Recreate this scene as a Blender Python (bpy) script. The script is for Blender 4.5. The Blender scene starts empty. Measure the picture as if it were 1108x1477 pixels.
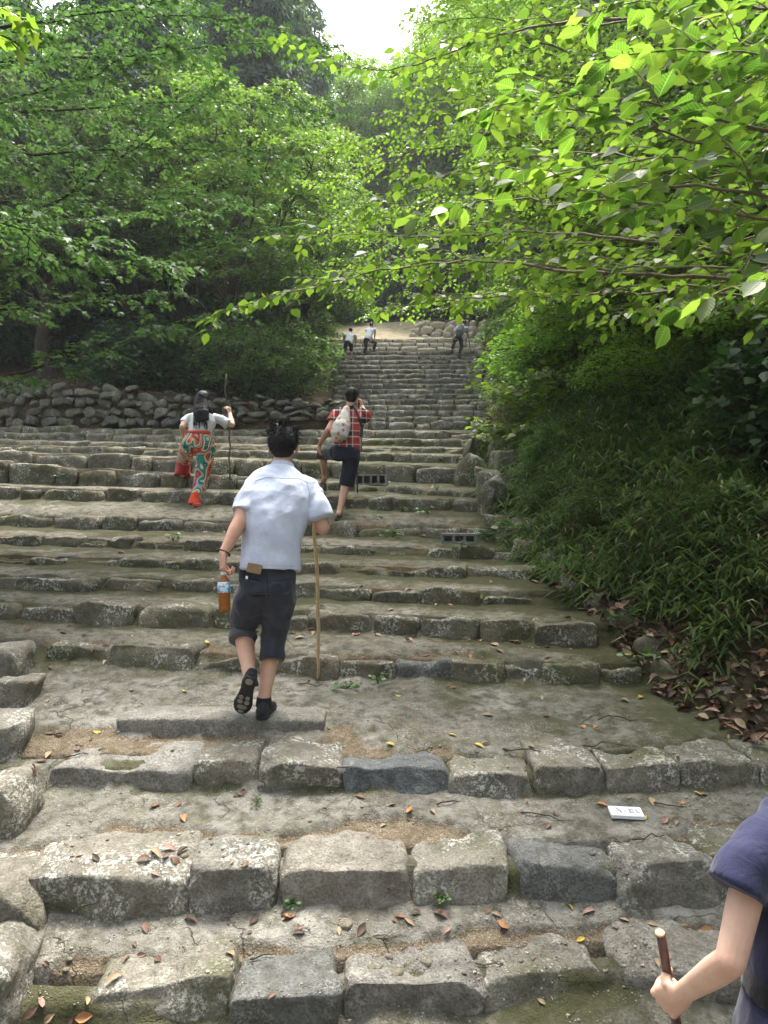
import bpy, bmesh, math, random
import numpy as np
from mathutils import Vector, Matrix, noise as mnoise
R = math.radians
sc = bpy.context.scene
COL = sc.collection

# ---------------------------------------------------------------- camera
ZC = 1.92
PITCH = math.atan((700.0 - 738.5) / 1067.0)
cd = bpy.data.cameras.new('camera'); cam = bpy.data.objects.new('camera', cd); COL.objects.link(cam)
cam.location = (0, 0, ZC); cam.rotation_euler = (math.pi / 2 + PITCH, 0, 0)
cd.sensor_fit = 'VERTICAL'; cd.angle = 2 * math.atan(738.5 / 1067.0)
cd.clip_start = 0.05; cd.clip_end = 2000
sc.camera = cam

# ---------------------------------------------------------------- light
SUN_EL, SUN_AZ, SUN_STR, SKY_STR, EXPOSURE = 66.0, 10.0, 2.0, 0.15, 2.33
world = bpy.data.worlds.new('World'); sc.world = world; world.use_nodes = True
wn = world.node_tree; wn.nodes.clear()
wo = wn.nodes.new('ShaderNodeOutputWorld'); bg = wn.nodes.new('ShaderNodeBackground')
sky = wn.nodes.new('ShaderNodeTexSky'); sky.sky_type = 'NISHITA'; sky.sun_disc = False
sky.sun_elevation = R(SUN_EL); sky.sun_rotation = R(SUN_AZ)
sky.air_density = 1.0; sky.dust_density = 4.0; sky.ozone_density = 1.0
hs = wn.nodes.new('ShaderNodeHueSaturation'); hs.inputs['Saturation'].default_value = 0.45
wn.links.new(sky.outputs[0], hs.inputs['Color']); wn.links.new(hs.outputs[0], bg.inputs['Color'])
bg.inputs['Strength'].default_value = SKY_STR
wn.links.new(bg.outputs[0], wo.inputs['Surface'])
sd = bpy.data.lights.new('sun', 'SUN'); sun = bpy.data.objects.new('sun', sd); COL.objects.link(sun)
sd.energy = SUN_STR; sd.angle = R(22); sd.color = (1.0, 0.95, 0.86)
_a, _e = R(SUN_AZ), R(SUN_EL)
_sv = Vector((math.sin(_a) * math.cos(_e), math.cos(_a) * math.cos(_e), math.sin(_e)))
sun.rotation_euler = _sv.to_track_quat('Z', 'Y').to_euler()
sun.location = (0, 0, 40)
sc.view_settings.view_transform = 'Standard'; sc.view_settings.look = 'None'
sc.view_settings.exposure = EXPOSURE; sc.view_settings.gamma = 1.0
sc.view_settings.use_curve_mapping = False
sc.render.engine = 'CYCLES'
sc.cycles.max_bounces = 7; sc.cycles.diffuse_bounces = 4; sc.cycles.glossy_bounces = 2
sc.cycles.transmission_bounces = 5; sc.cycles.transparent_max_bounces = 6
sc.cycles.use_denoising = True
sc.cycles.caustics_reflective = False; sc.cycles.caustics_refractive = False

# ---------------------------------------------------------------- helpers
F = 1067.0
def P(px, py, d):
    u = (px - 554.0) / F; w = (738.5 - py) / F
    cy = math.cos(PITCH) - w * math.sin(PITCH); cz = math.sin(PITCH) + w * math.cos(PITCH)
    return Vector((u / cy * d, d, ZC + cz / cy * d))
def zpix(py, d): return P(554, py, d).z
def S(px, d): return (px) / F * d                       # pixels to metres at a depth

def tag(o, label=None, cat=None, group=None, kind=None):
    if label: o['label'] = label
    if cat: o['category'] = cat
    if group: o['group'] = group
    if kind: o['kind'] = kind
    return o
def empty(name, loc=(0, 0, 0), label=None, cat=None, group=None, kind=None):
    o = bpy.data.objects.new(name, None); COL.objects.link(o); o.location = loc
    o.empty_display_size = 0.1
    return tag(o, label, cat, group, kind)
def link(name, me, mat=None, parent=None, loc=None):
    o = bpy.data.objects.new(name, me); COL.objects.link(o)
    if mat is not None and len(me.materials) == 0: me.materials.append(mat)
    if parent is not None:
        o.parent = parent
        pm = parent.location
        if loc is None and parent.parent is None: o.location = -pm if parent.type == 'EMPTY' and not parent.get('localspace') else (0, 0, 0)
    if loc is not None: o.location = loc
    return o
def mesh_np(name, verts, faces, smooth=True, mat=None, attr=None):
    """verts (N,3); faces (M,k) all same k"""
    me = bpy.data.meshes.new(name)
    v = np.asarray(verts, np.float32); f = np.asarray(faces, np.int32)
    k = f.shape[1]
    me.vertices.add(len(v)); me.vertices.foreach_set('co', v.ravel())
    me.loops.add(f.size); me.loops.foreach_set('vertex_index', f.ravel())
    me.polygons.add(len(f)); me.polygons.foreach_set('loop_start', np.arange(len(f), dtype=np.int32) * k)
    me.polygons.foreach_set('loop_total', np.full(len(f), k, np.int32))
    if smooth: me.polygons.foreach_set('use_smooth', np.ones(len(f), bool))
    me.update(calc_edges=True)
    if attr:
        for an, av in attr.items():
            a = me.attributes.new(an, 'FLOAT', 'POINT'); a.data.foreach_set('value', np.asarray(av, np.float32))
    if mat: me.materials.append(mat)
    return me
def _h(ix, iy, iz, seed):
    n = (ix * 374761393 + iy * 668265263 + iz * 2147483647 + seed * 1274126177) & 0xffffffff
    n = ((n ^ (n >> 13)) * 1274126177) & 0xffffffff
    return ((n ^ (n >> 16)) & 0xffff) / 65535.0
def vnoise(x, y, z=None, seed=0):
    x = np.asarray(x, float); y = np.asarray(y, float)
    z = np.zeros_like(x) if z is None else np.asarray(z, float)
    ix, iy, iz = [np.floor(a).astype(np.int64) for a in (x, y, z)]
    fx, fy, fz = x - ix, y - iy, z - iz
    fx, fy, fz = [a * a * (3 - 2 * a) for a in (fx, fy, fz)]
    r = 0
    for a in (0, 1):
        for b in (0, 1):
            for c in (0, 1):
                r = r + _h(ix + a, iy + b, iz + c, seed) * (fx if a else 1 - fx) * (fy if b else 1 - fy) * (fz if c else 1 - fz)
    return r * 2 - 1
def fbm(x, y, z=None, seed=0, oct=4):
    r = 0; a = 1.0; t = 0
    for i in range(oct):
        s = 2.0 ** i
        r = r + a * vnoise(np.asarray(x) * s, np.asarray(y) * s, None if z is None else np.asarray(z) * s, seed + i * 17); t += a; a *= 0.5
    return r / t

# ---------------------------------------------------------------- materials
class NT:
    def __init__(s, name):
        s.m = bpy.data.materials.new(name); s.m.use_nodes = True
        s.t = s.m.node_tree; s.t.nodes.clear()
        s.out = s.t.nodes.new('ShaderNodeOutputMaterial')
    def n(s, typ, **kw):
        nd = s.t.nodes.new(typ)
        for k, v in kw.items():
            if k.startswith('i_'):
                nd.inputs[k[2:].replace('_', ' ')].default_value = v
            else: setattr(nd, k, v)
        return nd
    def l(s, a, b): s.t.links.new(a, b)
    def coord(s, rnd=True, kind='Object', scale=None):
        tc = s.n('ShaderNodeTexCoord'); v = tc.outputs[kind]
        if rnd:
            oi = s.n('ShaderNodeObjectInfo'); mu = s.n('ShaderNodeMath', operation='MULTIPLY'); mu.inputs[1].default_value = 57.0
            s.l(oi.outputs['Random'], mu.inputs[0])
            ad = s.n('ShaderNodeVectorMath', operation='ADD'); s.l(v, ad.inputs[0]); s.l(mu.outputs[0], ad.inputs[1]); v = ad.outputs[0]
        if scale:
            mp = s.n('ShaderNodeVectorMath', operation='MULTIPLY'); s.l(v, mp.inputs[0]); mp.inputs[1].default_value = scale; v = mp.outputs[0]
        return v
    def noise(s, v, scale, detail=5, rough=0.55, dist=0.0):
        nd = s.n('ShaderNodeTexNoise'); nd.inputs['Scale'].default_value = scale; nd.inputs['Detail'].default_value = detail
        nd.inputs['Roughness'].default_value = rough; nd.inputs['Distortion'].default_value = dist
        if v is not None: s.l(v, nd.inputs['Vector'])
        return nd.outputs[0]
    def vor(s, v, scale, feature='F1', out='Distance', rnd=1.0):
        nd = s.n('ShaderNodeTexVoronoi', feature=feature); nd.inputs['Scale'].default_value = scale
        nd.inputs['Randomness'].default_value = rnd
        s.l(v, nd.inputs['Vector']); return nd.outputs[out]
    def ramp(s, f, stops, interp='LINEAR'):
        nd = s.n('ShaderNodeValToRGB'); cr = nd.color_ramp; cr.interpolation = interp
        while len(cr.elements) < len(stops): cr.elements.new(0.5)
        for e, (p, c) in zip(cr.elements, stops):
            e.position = p; e.color = (c, c, c, 1) if isinstance(c, (int, float)) else (*c, 1)
        s.l(f, nd.inputs[0]); return nd.outputs[0]
    def mix(s, f, a, b, blend='MIX'):
        nd = s.n('ShaderNodeMix', data_type='RGBA', blend_type=blend, clamp_factor=True)
        for sock, val in ((nd.inputs[0], f), (nd.inputs[6], a), (nd.inputs[7], b)):
            if isinstance(val, (int, float)): sock.default_value = val
            elif isinstance(val, tuple): sock.default_value = (*val, 1)
            else: s.l(val, sock)
        return nd.outputs[2]
    def math(s, op, a, b=None, clamp=False):
        nd = s.n('ShaderNodeMath', operation=op, use_clamp=clamp)
        for i, val in enumerate((a, b)):
            if val is None: continue
            if isinstance(val, (int, float)): nd.inputs[i].default_value = val
            else: s.l(val, nd.inputs[i])
        return nd.outputs[0]
    def bump(s, h, strength=0.5, dist=0.02, nrm=None):
        nd = s.n('ShaderNodeBump'); nd.inputs['Strength'].default_value = strength; nd.inputs['Distance'].default_value = dist
        s.l(h, nd.inputs['Height'])
        if nrm is not None: s.l(nrm, nd.inputs['Normal'])
        return nd.outputs[0]
    def bsdf(s, col, rough=0.8, nrm=None, spec=0.3, **kw):
        nd = s.n('ShaderNodeBsdfPrincipled')
        if isinstance(col, tuple): nd.inputs['Base Color'].default_value = (*col, 1)
        else: s.l(col, nd.inputs['Base Color'])
        if isinstance(rough, (int, float)): nd.inputs['Roughness'].default_value = rough
        else: s.l(rough, nd.inputs['Roughness'])
        nd.inputs['Specular IOR Level'].default_value = spec
        for k, v in kw.items(): nd.inputs[k].default_value = v
        if nrm is not None: s.l(nrm, nd.inputs['Normal'])
        s.l(nd.outputs[0], s.out.inputs['Surface']); return nd

def mat_stone(name, tint=(1, 1, 1), moss=0.5, lichen=0.5, dark=1.0):
    t = NT(name); v = t.coord()
    oi = t.n('ShaderNodeObjectInfo')
    tc = lambda c: tuple(min(1, a * b * dark) for a, b in zip(c, tint))
    base = t.ramp(oi.outputs['Random'], [(0.0, tc((.20, .182, .145))), (.2, tc((.26, .235, .187))), (.4, tc((.175, .168, .15))), (.6, tc((.24, .21, .16))), (.8, tc((.17, .168, .162))), (1, tc((.29, .262, .212)))])
    n1 = t.noise(v, 3.2, 8, .62, .4)
    c = t.mix(t.ramp(n1, [(.35, 0), (.7, 1)]), base, t.mix(0.62, base, tc((.075, .068, .052))))
    n2 = t.noise(v, 16, 6, .7)
    c = t.mix(t.ramp(n2, [(.42, 0), (.68, .65)]), c, tc((.36, .335, .28)))
    n3 = t.noise(v, 90, 3, .6)
    c = t.mix(t.ramp(n3, [(.3, .5), (.6, 0)]), c, tc((.05, .045, .035)), 'MULTIPLY')
    # moss
    nm = t.noise(v, 2.1, 7, .66)
    mcol = t.mix(t.noise(v, 60, 2), (.035, .042, .010), (.095, .10, .026))
    c = t.mix(t.ramp(nm, [(.56 - .1 * moss, 0), (.74 - .1 * moss, .85 * min(1, moss * 1.6))]), c, mcol)
    # lichen spots: pale crusts
    ln = t.noise(v, 5.5, 5, .6); lv = t.vor(v, 38); lv2 = t.noise(v, 45, 4, .75)
    l1 = t.math('MULTIPLY', t.ramp(ln, [(.5, 0), (.6, 1)]), t.ramp(lv2, [(.50, 0), (.57, 1)]))
    l2 = t.math('MULTIPLY', t.ramp(lv, [(.14, 1), (.2, 0)]), t.ramp(t.noise(v, 9, 2), [(.58, 0), (.62, 1)]))
    lf = t.math('MULTIPLY', t.math('MAXIMUM', l1, l2), lichen, True)
    c = t.mix(lf, c, (.50, .50, .44))
    h = t.math('ADD', t.math('MULTIPLY', t.noise(v, 7, 8, .7), 1.0), t.math('MULTIPLY', n3, .18))
    nb = t.bump(h, .9, .045)
    t.bsdf(c, .86, nb, .25); return t.m
def mat_tread(k=1.0, nm='worn mortar and soil'):
    t = NT(nm); v = t.coord(rnd=False)
    at = t.n('ShaderNodeAttribute', attribute_name='mortar'); mo = at.outputs['Fac']
    am = t.n('ShaderNodeAttribute', attribute_name='mossy'); ms = am.outputs['Fac']  # moss cover, plus painted shade on the upper flight
    n1 = t.noise(v, 2.3, 8, .6, .5); n2 = t.noise(v, 13, 7, .65); n3 = t.noise(v, 110, 3, .6)
    mort = t.mix(t.ramp(n1, [(.36, 0), (.66, 1)]), (.15, .14, .118), (.34, .322, .28))
    mort = t.mix(t.ramp(n2, [(.38, .9), (.56, 0)]), mort, (.075, .068, .048))
    mort = t.mix(t.ramp(t.noise(v, 6, 6, .7), [(.53, 0), (.64, .7)]), mort, (.155, .145, .095))
    mort = t.mix(t.ramp(n3, [(.55, 0), (.75, .5)]), mort, (.36, .34, .29))
    ag = t.n('ShaderNodeSeparateColor'); t.l(t.vor(v, 130, out='Color'), ag.inputs[0])
    agc = t.ramp(ag.outputs[0], [(0, (.07, .06, .045)), (.45, (.16, .145, .115)), (.8, (.26, .24, .20)), (1, (.45, .43, .38))])
    mort = t.mix(t.math('MULTIPLY', t.ramp(t.noise(v, 3.1, 7, .68, .3), [(.46, 0), (.6, .75)]), t.ramp(n2, [(.35, .3), (.6, 1)])), mort, agc)
    pe = t.vor(v, 190, out='Color'); sep = t.n('ShaderNodeSeparateColor'); t.l(pe, sep.inputs[0])
    sand = t.ramp(sep.outputs[0], [(0, (.13, .10, .065)), (.5, (.22, .17, .112)), (.9, (.28, .23, .165)), (1, (.40, .37, .31))])
    sand = t.mix(t.ramp(n2, [(.35, .7), (.6, 0)]), sand, (.11, .08, .05))
    c = t.mix(t.ramp(mo, [(.35, 0), (.6, 1)]), sand, mort)
    mcol = t.mix(t.noise(v, 85, 3), (.034, .036, .013), (.085, .085, .032))
    mf = t.math('ADD', ms, t.math('MULTIPLY', t.math('SUBTRACT', t.noise(v, 3.4, 8, .7), .5), 2.2))
    c = t.mix(t.ramp(mf, [(.35, 0), (.85, .88)]), c, mcol)
    cr = t.vor(v, 2.1, 'DISTANCE_TO_EDGE')
    ndv = t.n('ShaderNodeTexVoronoi', feature='DISTANCE_TO_EDGE'); ndv.inputs['Scale'].default_value = 1.7
    dv = t.n('ShaderNodeVectorMath', operation='ADD'); t.l(v, dv.inputs[0])
    nn = t.n('ShaderNodeTexNoise'); nn.inputs['Scale'].default_value = 5; nn.inputs['Detail'].default_value = 5; t.l(v, nn.inputs['Vector'])
    sc_ = t.n('ShaderNodeVectorMath', operation='SCALE'); sc_.inputs['Scale'].default_value = .35; t.l(nn.outputs['Color'], sc_.inputs[0]); t.l(sc_.outputs[0], dv.inputs[1])
    t.l(dv.outputs[0], ndv.inputs['Vector'])
    crk = t.math('MULTIPLY', t.ramp(ndv.outputs[0], [(.002, 1), (.009, 0)]), t.ramp(n1, [(.5, 0), (.58, .6)]))
    c = t.mix(crk, c, (.07, .062, .048))
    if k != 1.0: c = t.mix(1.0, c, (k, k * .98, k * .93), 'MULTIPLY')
    h = t.math('SUBTRACT', t.math('ADD', t.noise(v, 9, 8, .68), t.math('MULTIPLY', n3, .25)), t.math('MULTIPLY', crk, .6))
    t.bsdf(c, .9, t.bump(h, .95, .045), .2); return t.m
def mat_soil():
    t = NT('dark forest soil'); v = t.coord(rnd=False)
    n1 = t.noise(v, 1.1, 7, .6); n2 = t.noise(v, 14, 6, .7); vc = t.vor(v, 26, out='Color')
    sep = t.n('ShaderNodeSeparateColor'); t.l(vc, sep.inputs[0])
    lit = t.ramp(t.noise(v, 22, 6, .75), [(.25, (.045, .03, .018)), (.5, (.07, .047, .028)), (.62, (.12, .08, .045)), (.75, (.20, .14, .08))])
    c = t.mix(t.ramp(n1, [(.4, 0), (.65, 1)]), lit, (.05, .038, .024))
    c = t.mix(t.ramp(n2, [(.5, 0), (.7, .5)]), c, (.05, .06, .02))
    t.bsdf(c, .95, t.bump(n2, .8, .08), .1); return t.m
def mat_plain(name, col, rough=.6, spec=.3, var=.0, scale=20, bump=0.0, **kw):
    t = NT(name); v = t.coord()
    if var > 0:
        c = t.mix(t.ramp(t.noise(v, scale, 5, .6), [(.3, 0), (.7, 1)]), tuple(a * (1 - var) for a in col), tuple(min(1, a * (1 + var)) for a in col))
    else: c = col
    nb = t.bump(t.noise(v, scale * 4, 4), bump, .005) if bump else None
    t.bsdf(c, rough, nb, spec, **kw); return t.m
M = {}
M['stone'] = mat_stone('weathered stair stone', moss=.5, lichen=.95)
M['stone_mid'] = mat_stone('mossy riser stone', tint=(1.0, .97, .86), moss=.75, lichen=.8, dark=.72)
M['stone_up'] = mat_stone('shade darkened mossy stair stone', moss=.65, lichen=.8, dark=.66)  # darker copy; tree shade on the upper flight is in its colour
M['stone_wall'] = mat_stone('wall field stone', tint=(1.0, 1.02, .92), moss=.5, lichen=.45, dark=.56)
M['stone_far'] = mat_stone('brightened far stone', tint=(1.1, 1.05, .95), moss=.0, lichen=.6, dark=2.0)  # sunlight at the stair head is put into this lighter colour
M['granite'] = mat_stone('dressed granite', tint=(1, 1, 1.02), moss=.0, lichen=.25, dark=1.15)
M['slate'] = mat_stone('bluish slate', tint=(.72, .80, .92), moss=.0, lichen=.25, dark=.9)
M['tread'] = mat_tread()
M['tread_shaded'] = mat_tread(.80, 'shade darkened mossy mortar'); M['tread_dark'] = mat_tread(.58, 'shade darkened soil and mortar')  # darker copies of the tread; canopy shade is put into their colour
M['soil'] = mat_soil()
# ---------------------------------------------------------------- stair rows
# (pixel row of the front top edge at x=560, depth in metres, riser height, slope of the row in plan, fall to the right, mean stone width)
ROWS = [
 # y,   d,    h,   k,    dz,    w
 (1420, 2.56, .20, .07, .0, .50),     # A
 (1250, 2.97, .19, .06, .0, .40),     # B
 (1103, 3.60, .165, .00, .0, .42),    # C
 (951, 4.88, .155, -.10, -.02, .42),  # D
 (889, 5.47, .165, -.10, -.02, .42),  # E
 (848, 6.06, .12, -.10, -.02, .42),   # F
 (817, 6.75, .105, -.10, -.02, .42),  # G
 (790, 7.55, .11, -.10, -.02, .44),   # H
 (757, 8.45, .155, -.10, -.02, .5),   # I
 (718, 9.30, .16, -.09, -.030, .5),   # J
 (703, 9.95, .08, -.04, -.068, .5),   # K
 (669, 11.6, .30, -.07, -.035, .55),  # L
 (654, 12.5, .16, -.07, -.026, .5),   # M
 (645, 13.4, .12, -.06, -.02, .5),    # N
 (633, 14.5, .17, -.05, -.02, .5),    # O
 (622, 15.6, .18, -.04, -.015, .5),   # P
]
NLOW = len(ROWS)
def RH(i, x): return ROWS[i][2] + (.048 * np.clip(-np.asarray(x, float), 0, 6) if i == 10 else 0.0)
_y, _d = 608.0, 16.8
while _y > 488:
    ROWS.append((_y, _d, .215, -.02, .0, .52)); _d += .92; _y -= 8.3 - (608 - _y) * .021
NROW = len(ROWS)
RD = np.array([r[1] for r in ROWS]); RZ = np.array([zpix(r[0], r[1]) for r in ROWS])
TOPD, TOPZ = RD[-1], RZ[-1]
_XR = np.array([(0, 3.2), (2.5, 2.6), (3.6, 2.02), (4.8, 1.66), (5.5, 1.58), (6.1, 1.42), (6.8, 1.34), (7.6, 1.22), (8.6, 1.2), (9.6, 1.3), (12.2, 1.5), (13, 1.7), (17, 2.3), (24, 3.1), (34, 4.4), (60, 6)])
_XL = np.array([(0, -1.0), (2.6, -1.30), (3.0, -1.44), (3.6, -1.72), (4.6, -2.25), (4.9, -2.42), (5.3, -2.95), (5.47, -3.5), (6.1, -4.3), (8.5, -6.0), (12, -8.5), (16.2, -10.2), (16.5, -1.3), (24, -1.6), (34, -2.3), (60, -4)])
def XR(d): return float(np.interp(d, _XR[:, 0], _XR[:, 1]))
def XL(d): return float(np.interp(d, _XL[:, 0], _XL[:, 1]))
XREF = (560 - 554) / F
def rowpt(i, x):
    y, d, h, k, dz, w = ROWS[i]
    x0 = XREF * d
    return d + k * (x - x0) + .05 * math.sin(x * 1.7 + i * 2.1) * min(1, d / 5), RZ[i] + dz * (x - x0)
def stair_z(x, y):
    """surface height of the stair bed at numpy arrays x,y"""
    x = np.asarray(x, float); y = np.asarray(y, float)
    dd = [ROWS[i][1] + ROWS[i][3] * (x - XREF * ROWS[i][1]) for i in range(NROW)]
    zz = [RZ[i] + ROWS[i][4] * (x - XREF * ROWS[i][1]) for i in range(NROW)]
    z = np.where(y < dd[0], RZ[0] - ROWS[0][2] - .02, 0.0)
    for i in range(NROW):
        d1 = dd[i + 1] if i + 1 < NROW else dd[i] + 30
        zb = (zz[i + 1] - RH(i + 1, x)) if i + 1 < NROW else zz[i] + 30 * .30
        t = np.clip((y - dd[i]) / (d1 - dd[i]), 0, 1)
        z = np.where((y >= dd[i]), zz[i] + (zb - zz[i]) * t, z)
    return z
def smooth_z(x, y):
    d = np.concatenate([[0, 2.3], RD, [TOPD + 30, TOPD + 120]]); z = np.concatenate([[RZ[0] - .3] * 2, RZ - .2, [TOPZ + 11, TOPZ + 50]])
    return np.interp(np.asarray(y, float), d, z)

def stone_mesh(w, dp, h, seed, res=3, rough=.03, taper=.12, boxy=.72, name='stone', corner=.16, facets=0, frange=(1.2, 1.5)):
    """irregular block: x in [-w/2,w/2], y in [0,dp] (front at y=0), z in [-h,0]"""
    rng = random.Random(seed)
    nx, ny, nz = max(3, int(res * 2.2)), max(2, int(res * 1.3)), max(2, int(res * 1.3))
    bm = bmesh.new()
    key = {}
    def vert(i, j, k):
        q = (i, j, k)
        if q not in key: key[q] = bm.verts.new((i / nx * 2 - 1, j / ny * 2 - 1, k / nz * 2 - 1))
        return key[q]
    for i in range(nx):
        for j in range(ny):
            for k, s in ((0, 1), (nz, 0)):
                q = [vert(i, j, k), vert(i + 1, j, k), vert(i + 1, j + 1, k), vert(i, j + 1, k)]
                bm.faces.new(q[::-1] if s else q)
    for i in range(nx):
        for k in range(nz):
            for j, s in ((0, 0), (ny, 1)):
                q = [vert(i, j, k), vert(i + 1, j, k), vert(i + 1, j, k + 1), vert(i, j, k + 1)]
                bm.faces.new(q[::-1] if s else q)
    for j in range(ny):
        for k in range(nz):
            for i, s in ((0, 1), (nx, 0)):
                q = [vert(i, j, k), vert(i, j + 1, k), vert(i, j + 1, k + 1), vert(i, j, k + 1)]
                bm.faces.new(q[::-1] if s else q)
    cor = {}
    for a in (-1, 1):
        for b in (-1, 1):
            for c in (-1, 1):
                cor[(a, b, c)] = Vector((rng.uniform(-1, .3) * corner * a, rng.uniform(-1, .3) * corner * b, rng.uniform(-1, .25) * corner * c * (1.3 if c > 0 else .8)))
    off = Vector((rng.uniform(-50, 50), rng.uniform(-50, 50), rng.uniform(-50, 50)))
    planes = []
    if facets:
        planes.append((Vector((rng.uniform(-.08, .08), rng.uniform(-.06, .05), 1)).normalized(), rng.uniform(.88, .97)))
        planes.append((Vector((rng.uniform(-.15, .15), -1, rng.uniform(-.05, .28))).normalized(), rng.uniform(.78, .92)))
        for _ in range(facets):
            n_ = Vector((rng.choice((-1, 1)) * rng.uniform(.25, 1), rng.uniform(-1, .2), rng.uniform(-.15, .9))).normalized()
            planes.append((n_, rng.uniform(*frange)))
    for v in bm.verts:
        p = v.co.copy()
        # round the box
        e = 7.0 * boxy + 2
        n = (abs(p.x) ** e + abs(p.y) ** e + abs(p.z) ** e) ** (1 / e)
        p = p / max(n, 1e-6)
        q = Vector()
        for (a, b, c), dv in cor.items():
            wt = (1 + a * p.x) * (1 + b * p.y) * (1 + c * p.z) / 8
            q += dv * max(0, wt)
        p = p + q
        for n_, o_ in planes:
            e_ = p.dot(n_) - o_
            if e_ > 0: p = p - n_ * e_
        r = Vector((p.x * w / 2, p.y * dp / 2 + dp / 2, p.z * h / 2 - h / 2))
        nrm = Vector((p.x / w, p.y / dp, p.z / h)).normalized()
        s = r * 5.0 + off
        dsp = mnoise.fractal(s, 0.9, 2.1, 4) * rough + mnoise.noise(r * 2.2 + off) * rough * 1.2
        # chipped facets
        cell = mnoise.cell(r * 6 + off) * rough * .35
        r += nrm * (dsp + cell)
        v.co = r
    me = bpy.data.meshes.new(name); bm.to_mesh(me); bm.free()
    me.polygons.foreach_set('use_smooth', np.ones(len(me.polygons), bool)); me.update()
    return me

stairs_low = empty('stone_staircase', (0, 0, 0), 'wide lower flight of rough grey stone steps with mossy treads', 'staircase', kind='structure')
stairs_up = empty('stone_staircase', (0, RD[NLOW], RZ[NLOW] - .3), 'narrower upper flight of dark stone steps climbing between shrubs', 'staircase', kind='structure')

# joints read off the photograph for the nearest rows (pixel x)
JOINTS = {0: [130, 335, 490, 702, 905, 1120, 1320], 1: [48, 275, 405, 600, 752, 905, 1045, 1190], 2: [50, 273, 367, 490, 643, 775, 880, 985, 1110, 1230],
          3: [37, 138, 274, 372, 487, 571, 652, 727, 780, 857, 918], 4: [-190, -100, 0, 90, 182, 303, 368, 440, 535, 605, 686, 762, 852], 5: [-240, -120, 0, 130, 215, 296, 372, 450, 533, 605, 694, 770]}
SPECIAL = {(2, 3): 'slate', (1, 4): 'slate', (3, 5): 'slate', (1, 2): 'granite', (2, 0): 'granite', (0, 1): 'slate', (0, 2): 'granite', (0, 4): 'granite'}
rngS = random.Random(5)
STONES = []
for i, (py, d, h, k, dz, wm) in enumerate(ROWS):
    par = stairs_low if i < NLOW else stairs_up
    near = i < 4
    if i in JOINTS:
        js = [P(px, py, d).x for px in JOINTS[i]]
    else:
        x = XL(d) if i >= NLOW else max(XL(d), -(554 + 45) / F * d)
        js = [x]
        while x < XR(d) - .12:
            x += wm * rngS.choice([rngS.uniform(.55, .85), rngS.uniform(.8, 1.25), rngS.uniform(1.1, 1.7)]); js.append(min(x, XR(d) + .1))
    for s in range(len(js) - 1):
        xa, xb = js[s], js[s + 1]; w = xb - xa
        if w < .08: continue
        xc = (xa + xb) / 2; dy, zt = rowpt(i, xc)
        da, db = rowpt(i, xa)[0], rowpt(i, xb)[0]
        hh = float(RH(i, xc)) * rngS.uniform(.92, 1.1) + (.16 if i < 4 else .12)
        dp = rngS.uniform(.27, .36) if i > 2 else rngS.uniform(.36, .46)
        res = 12 if i < 3 else (8 if i < 8 else (3.6 if i < NLOW else 2.6))
        gap = .004 if i < 3 else (.0 if i < 9 else .012)
        me = stone_mesh(max(.06, w * (1.06 if i < 4 else 1.02) - gap), dp, hh, i * 100 + s, res, rough=(.023 if i < 3 else .024), boxy=rngS.uniform(.95, 1.5), corner=(.19 if i < 3 else .17), facets=(5 if i < 4 else 4))
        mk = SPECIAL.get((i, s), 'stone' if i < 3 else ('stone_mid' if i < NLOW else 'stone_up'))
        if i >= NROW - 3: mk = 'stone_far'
        o = link('stone', me, M[mk], par)
        o.location = Vector((xc, dy - .02 + rngS.uniform(-.035, .02), zt + rngS.uniform(-.02, .022) * (1 if i < 3 else 1.5))) - par.location
        o.rotation_euler = (rngS.uniform(-.05, .05), rngS.uniform(-.035, .035), math.atan2(db - da, w) + rngS.uniform(-.04, .04))
        STONES.append(o)

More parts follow.
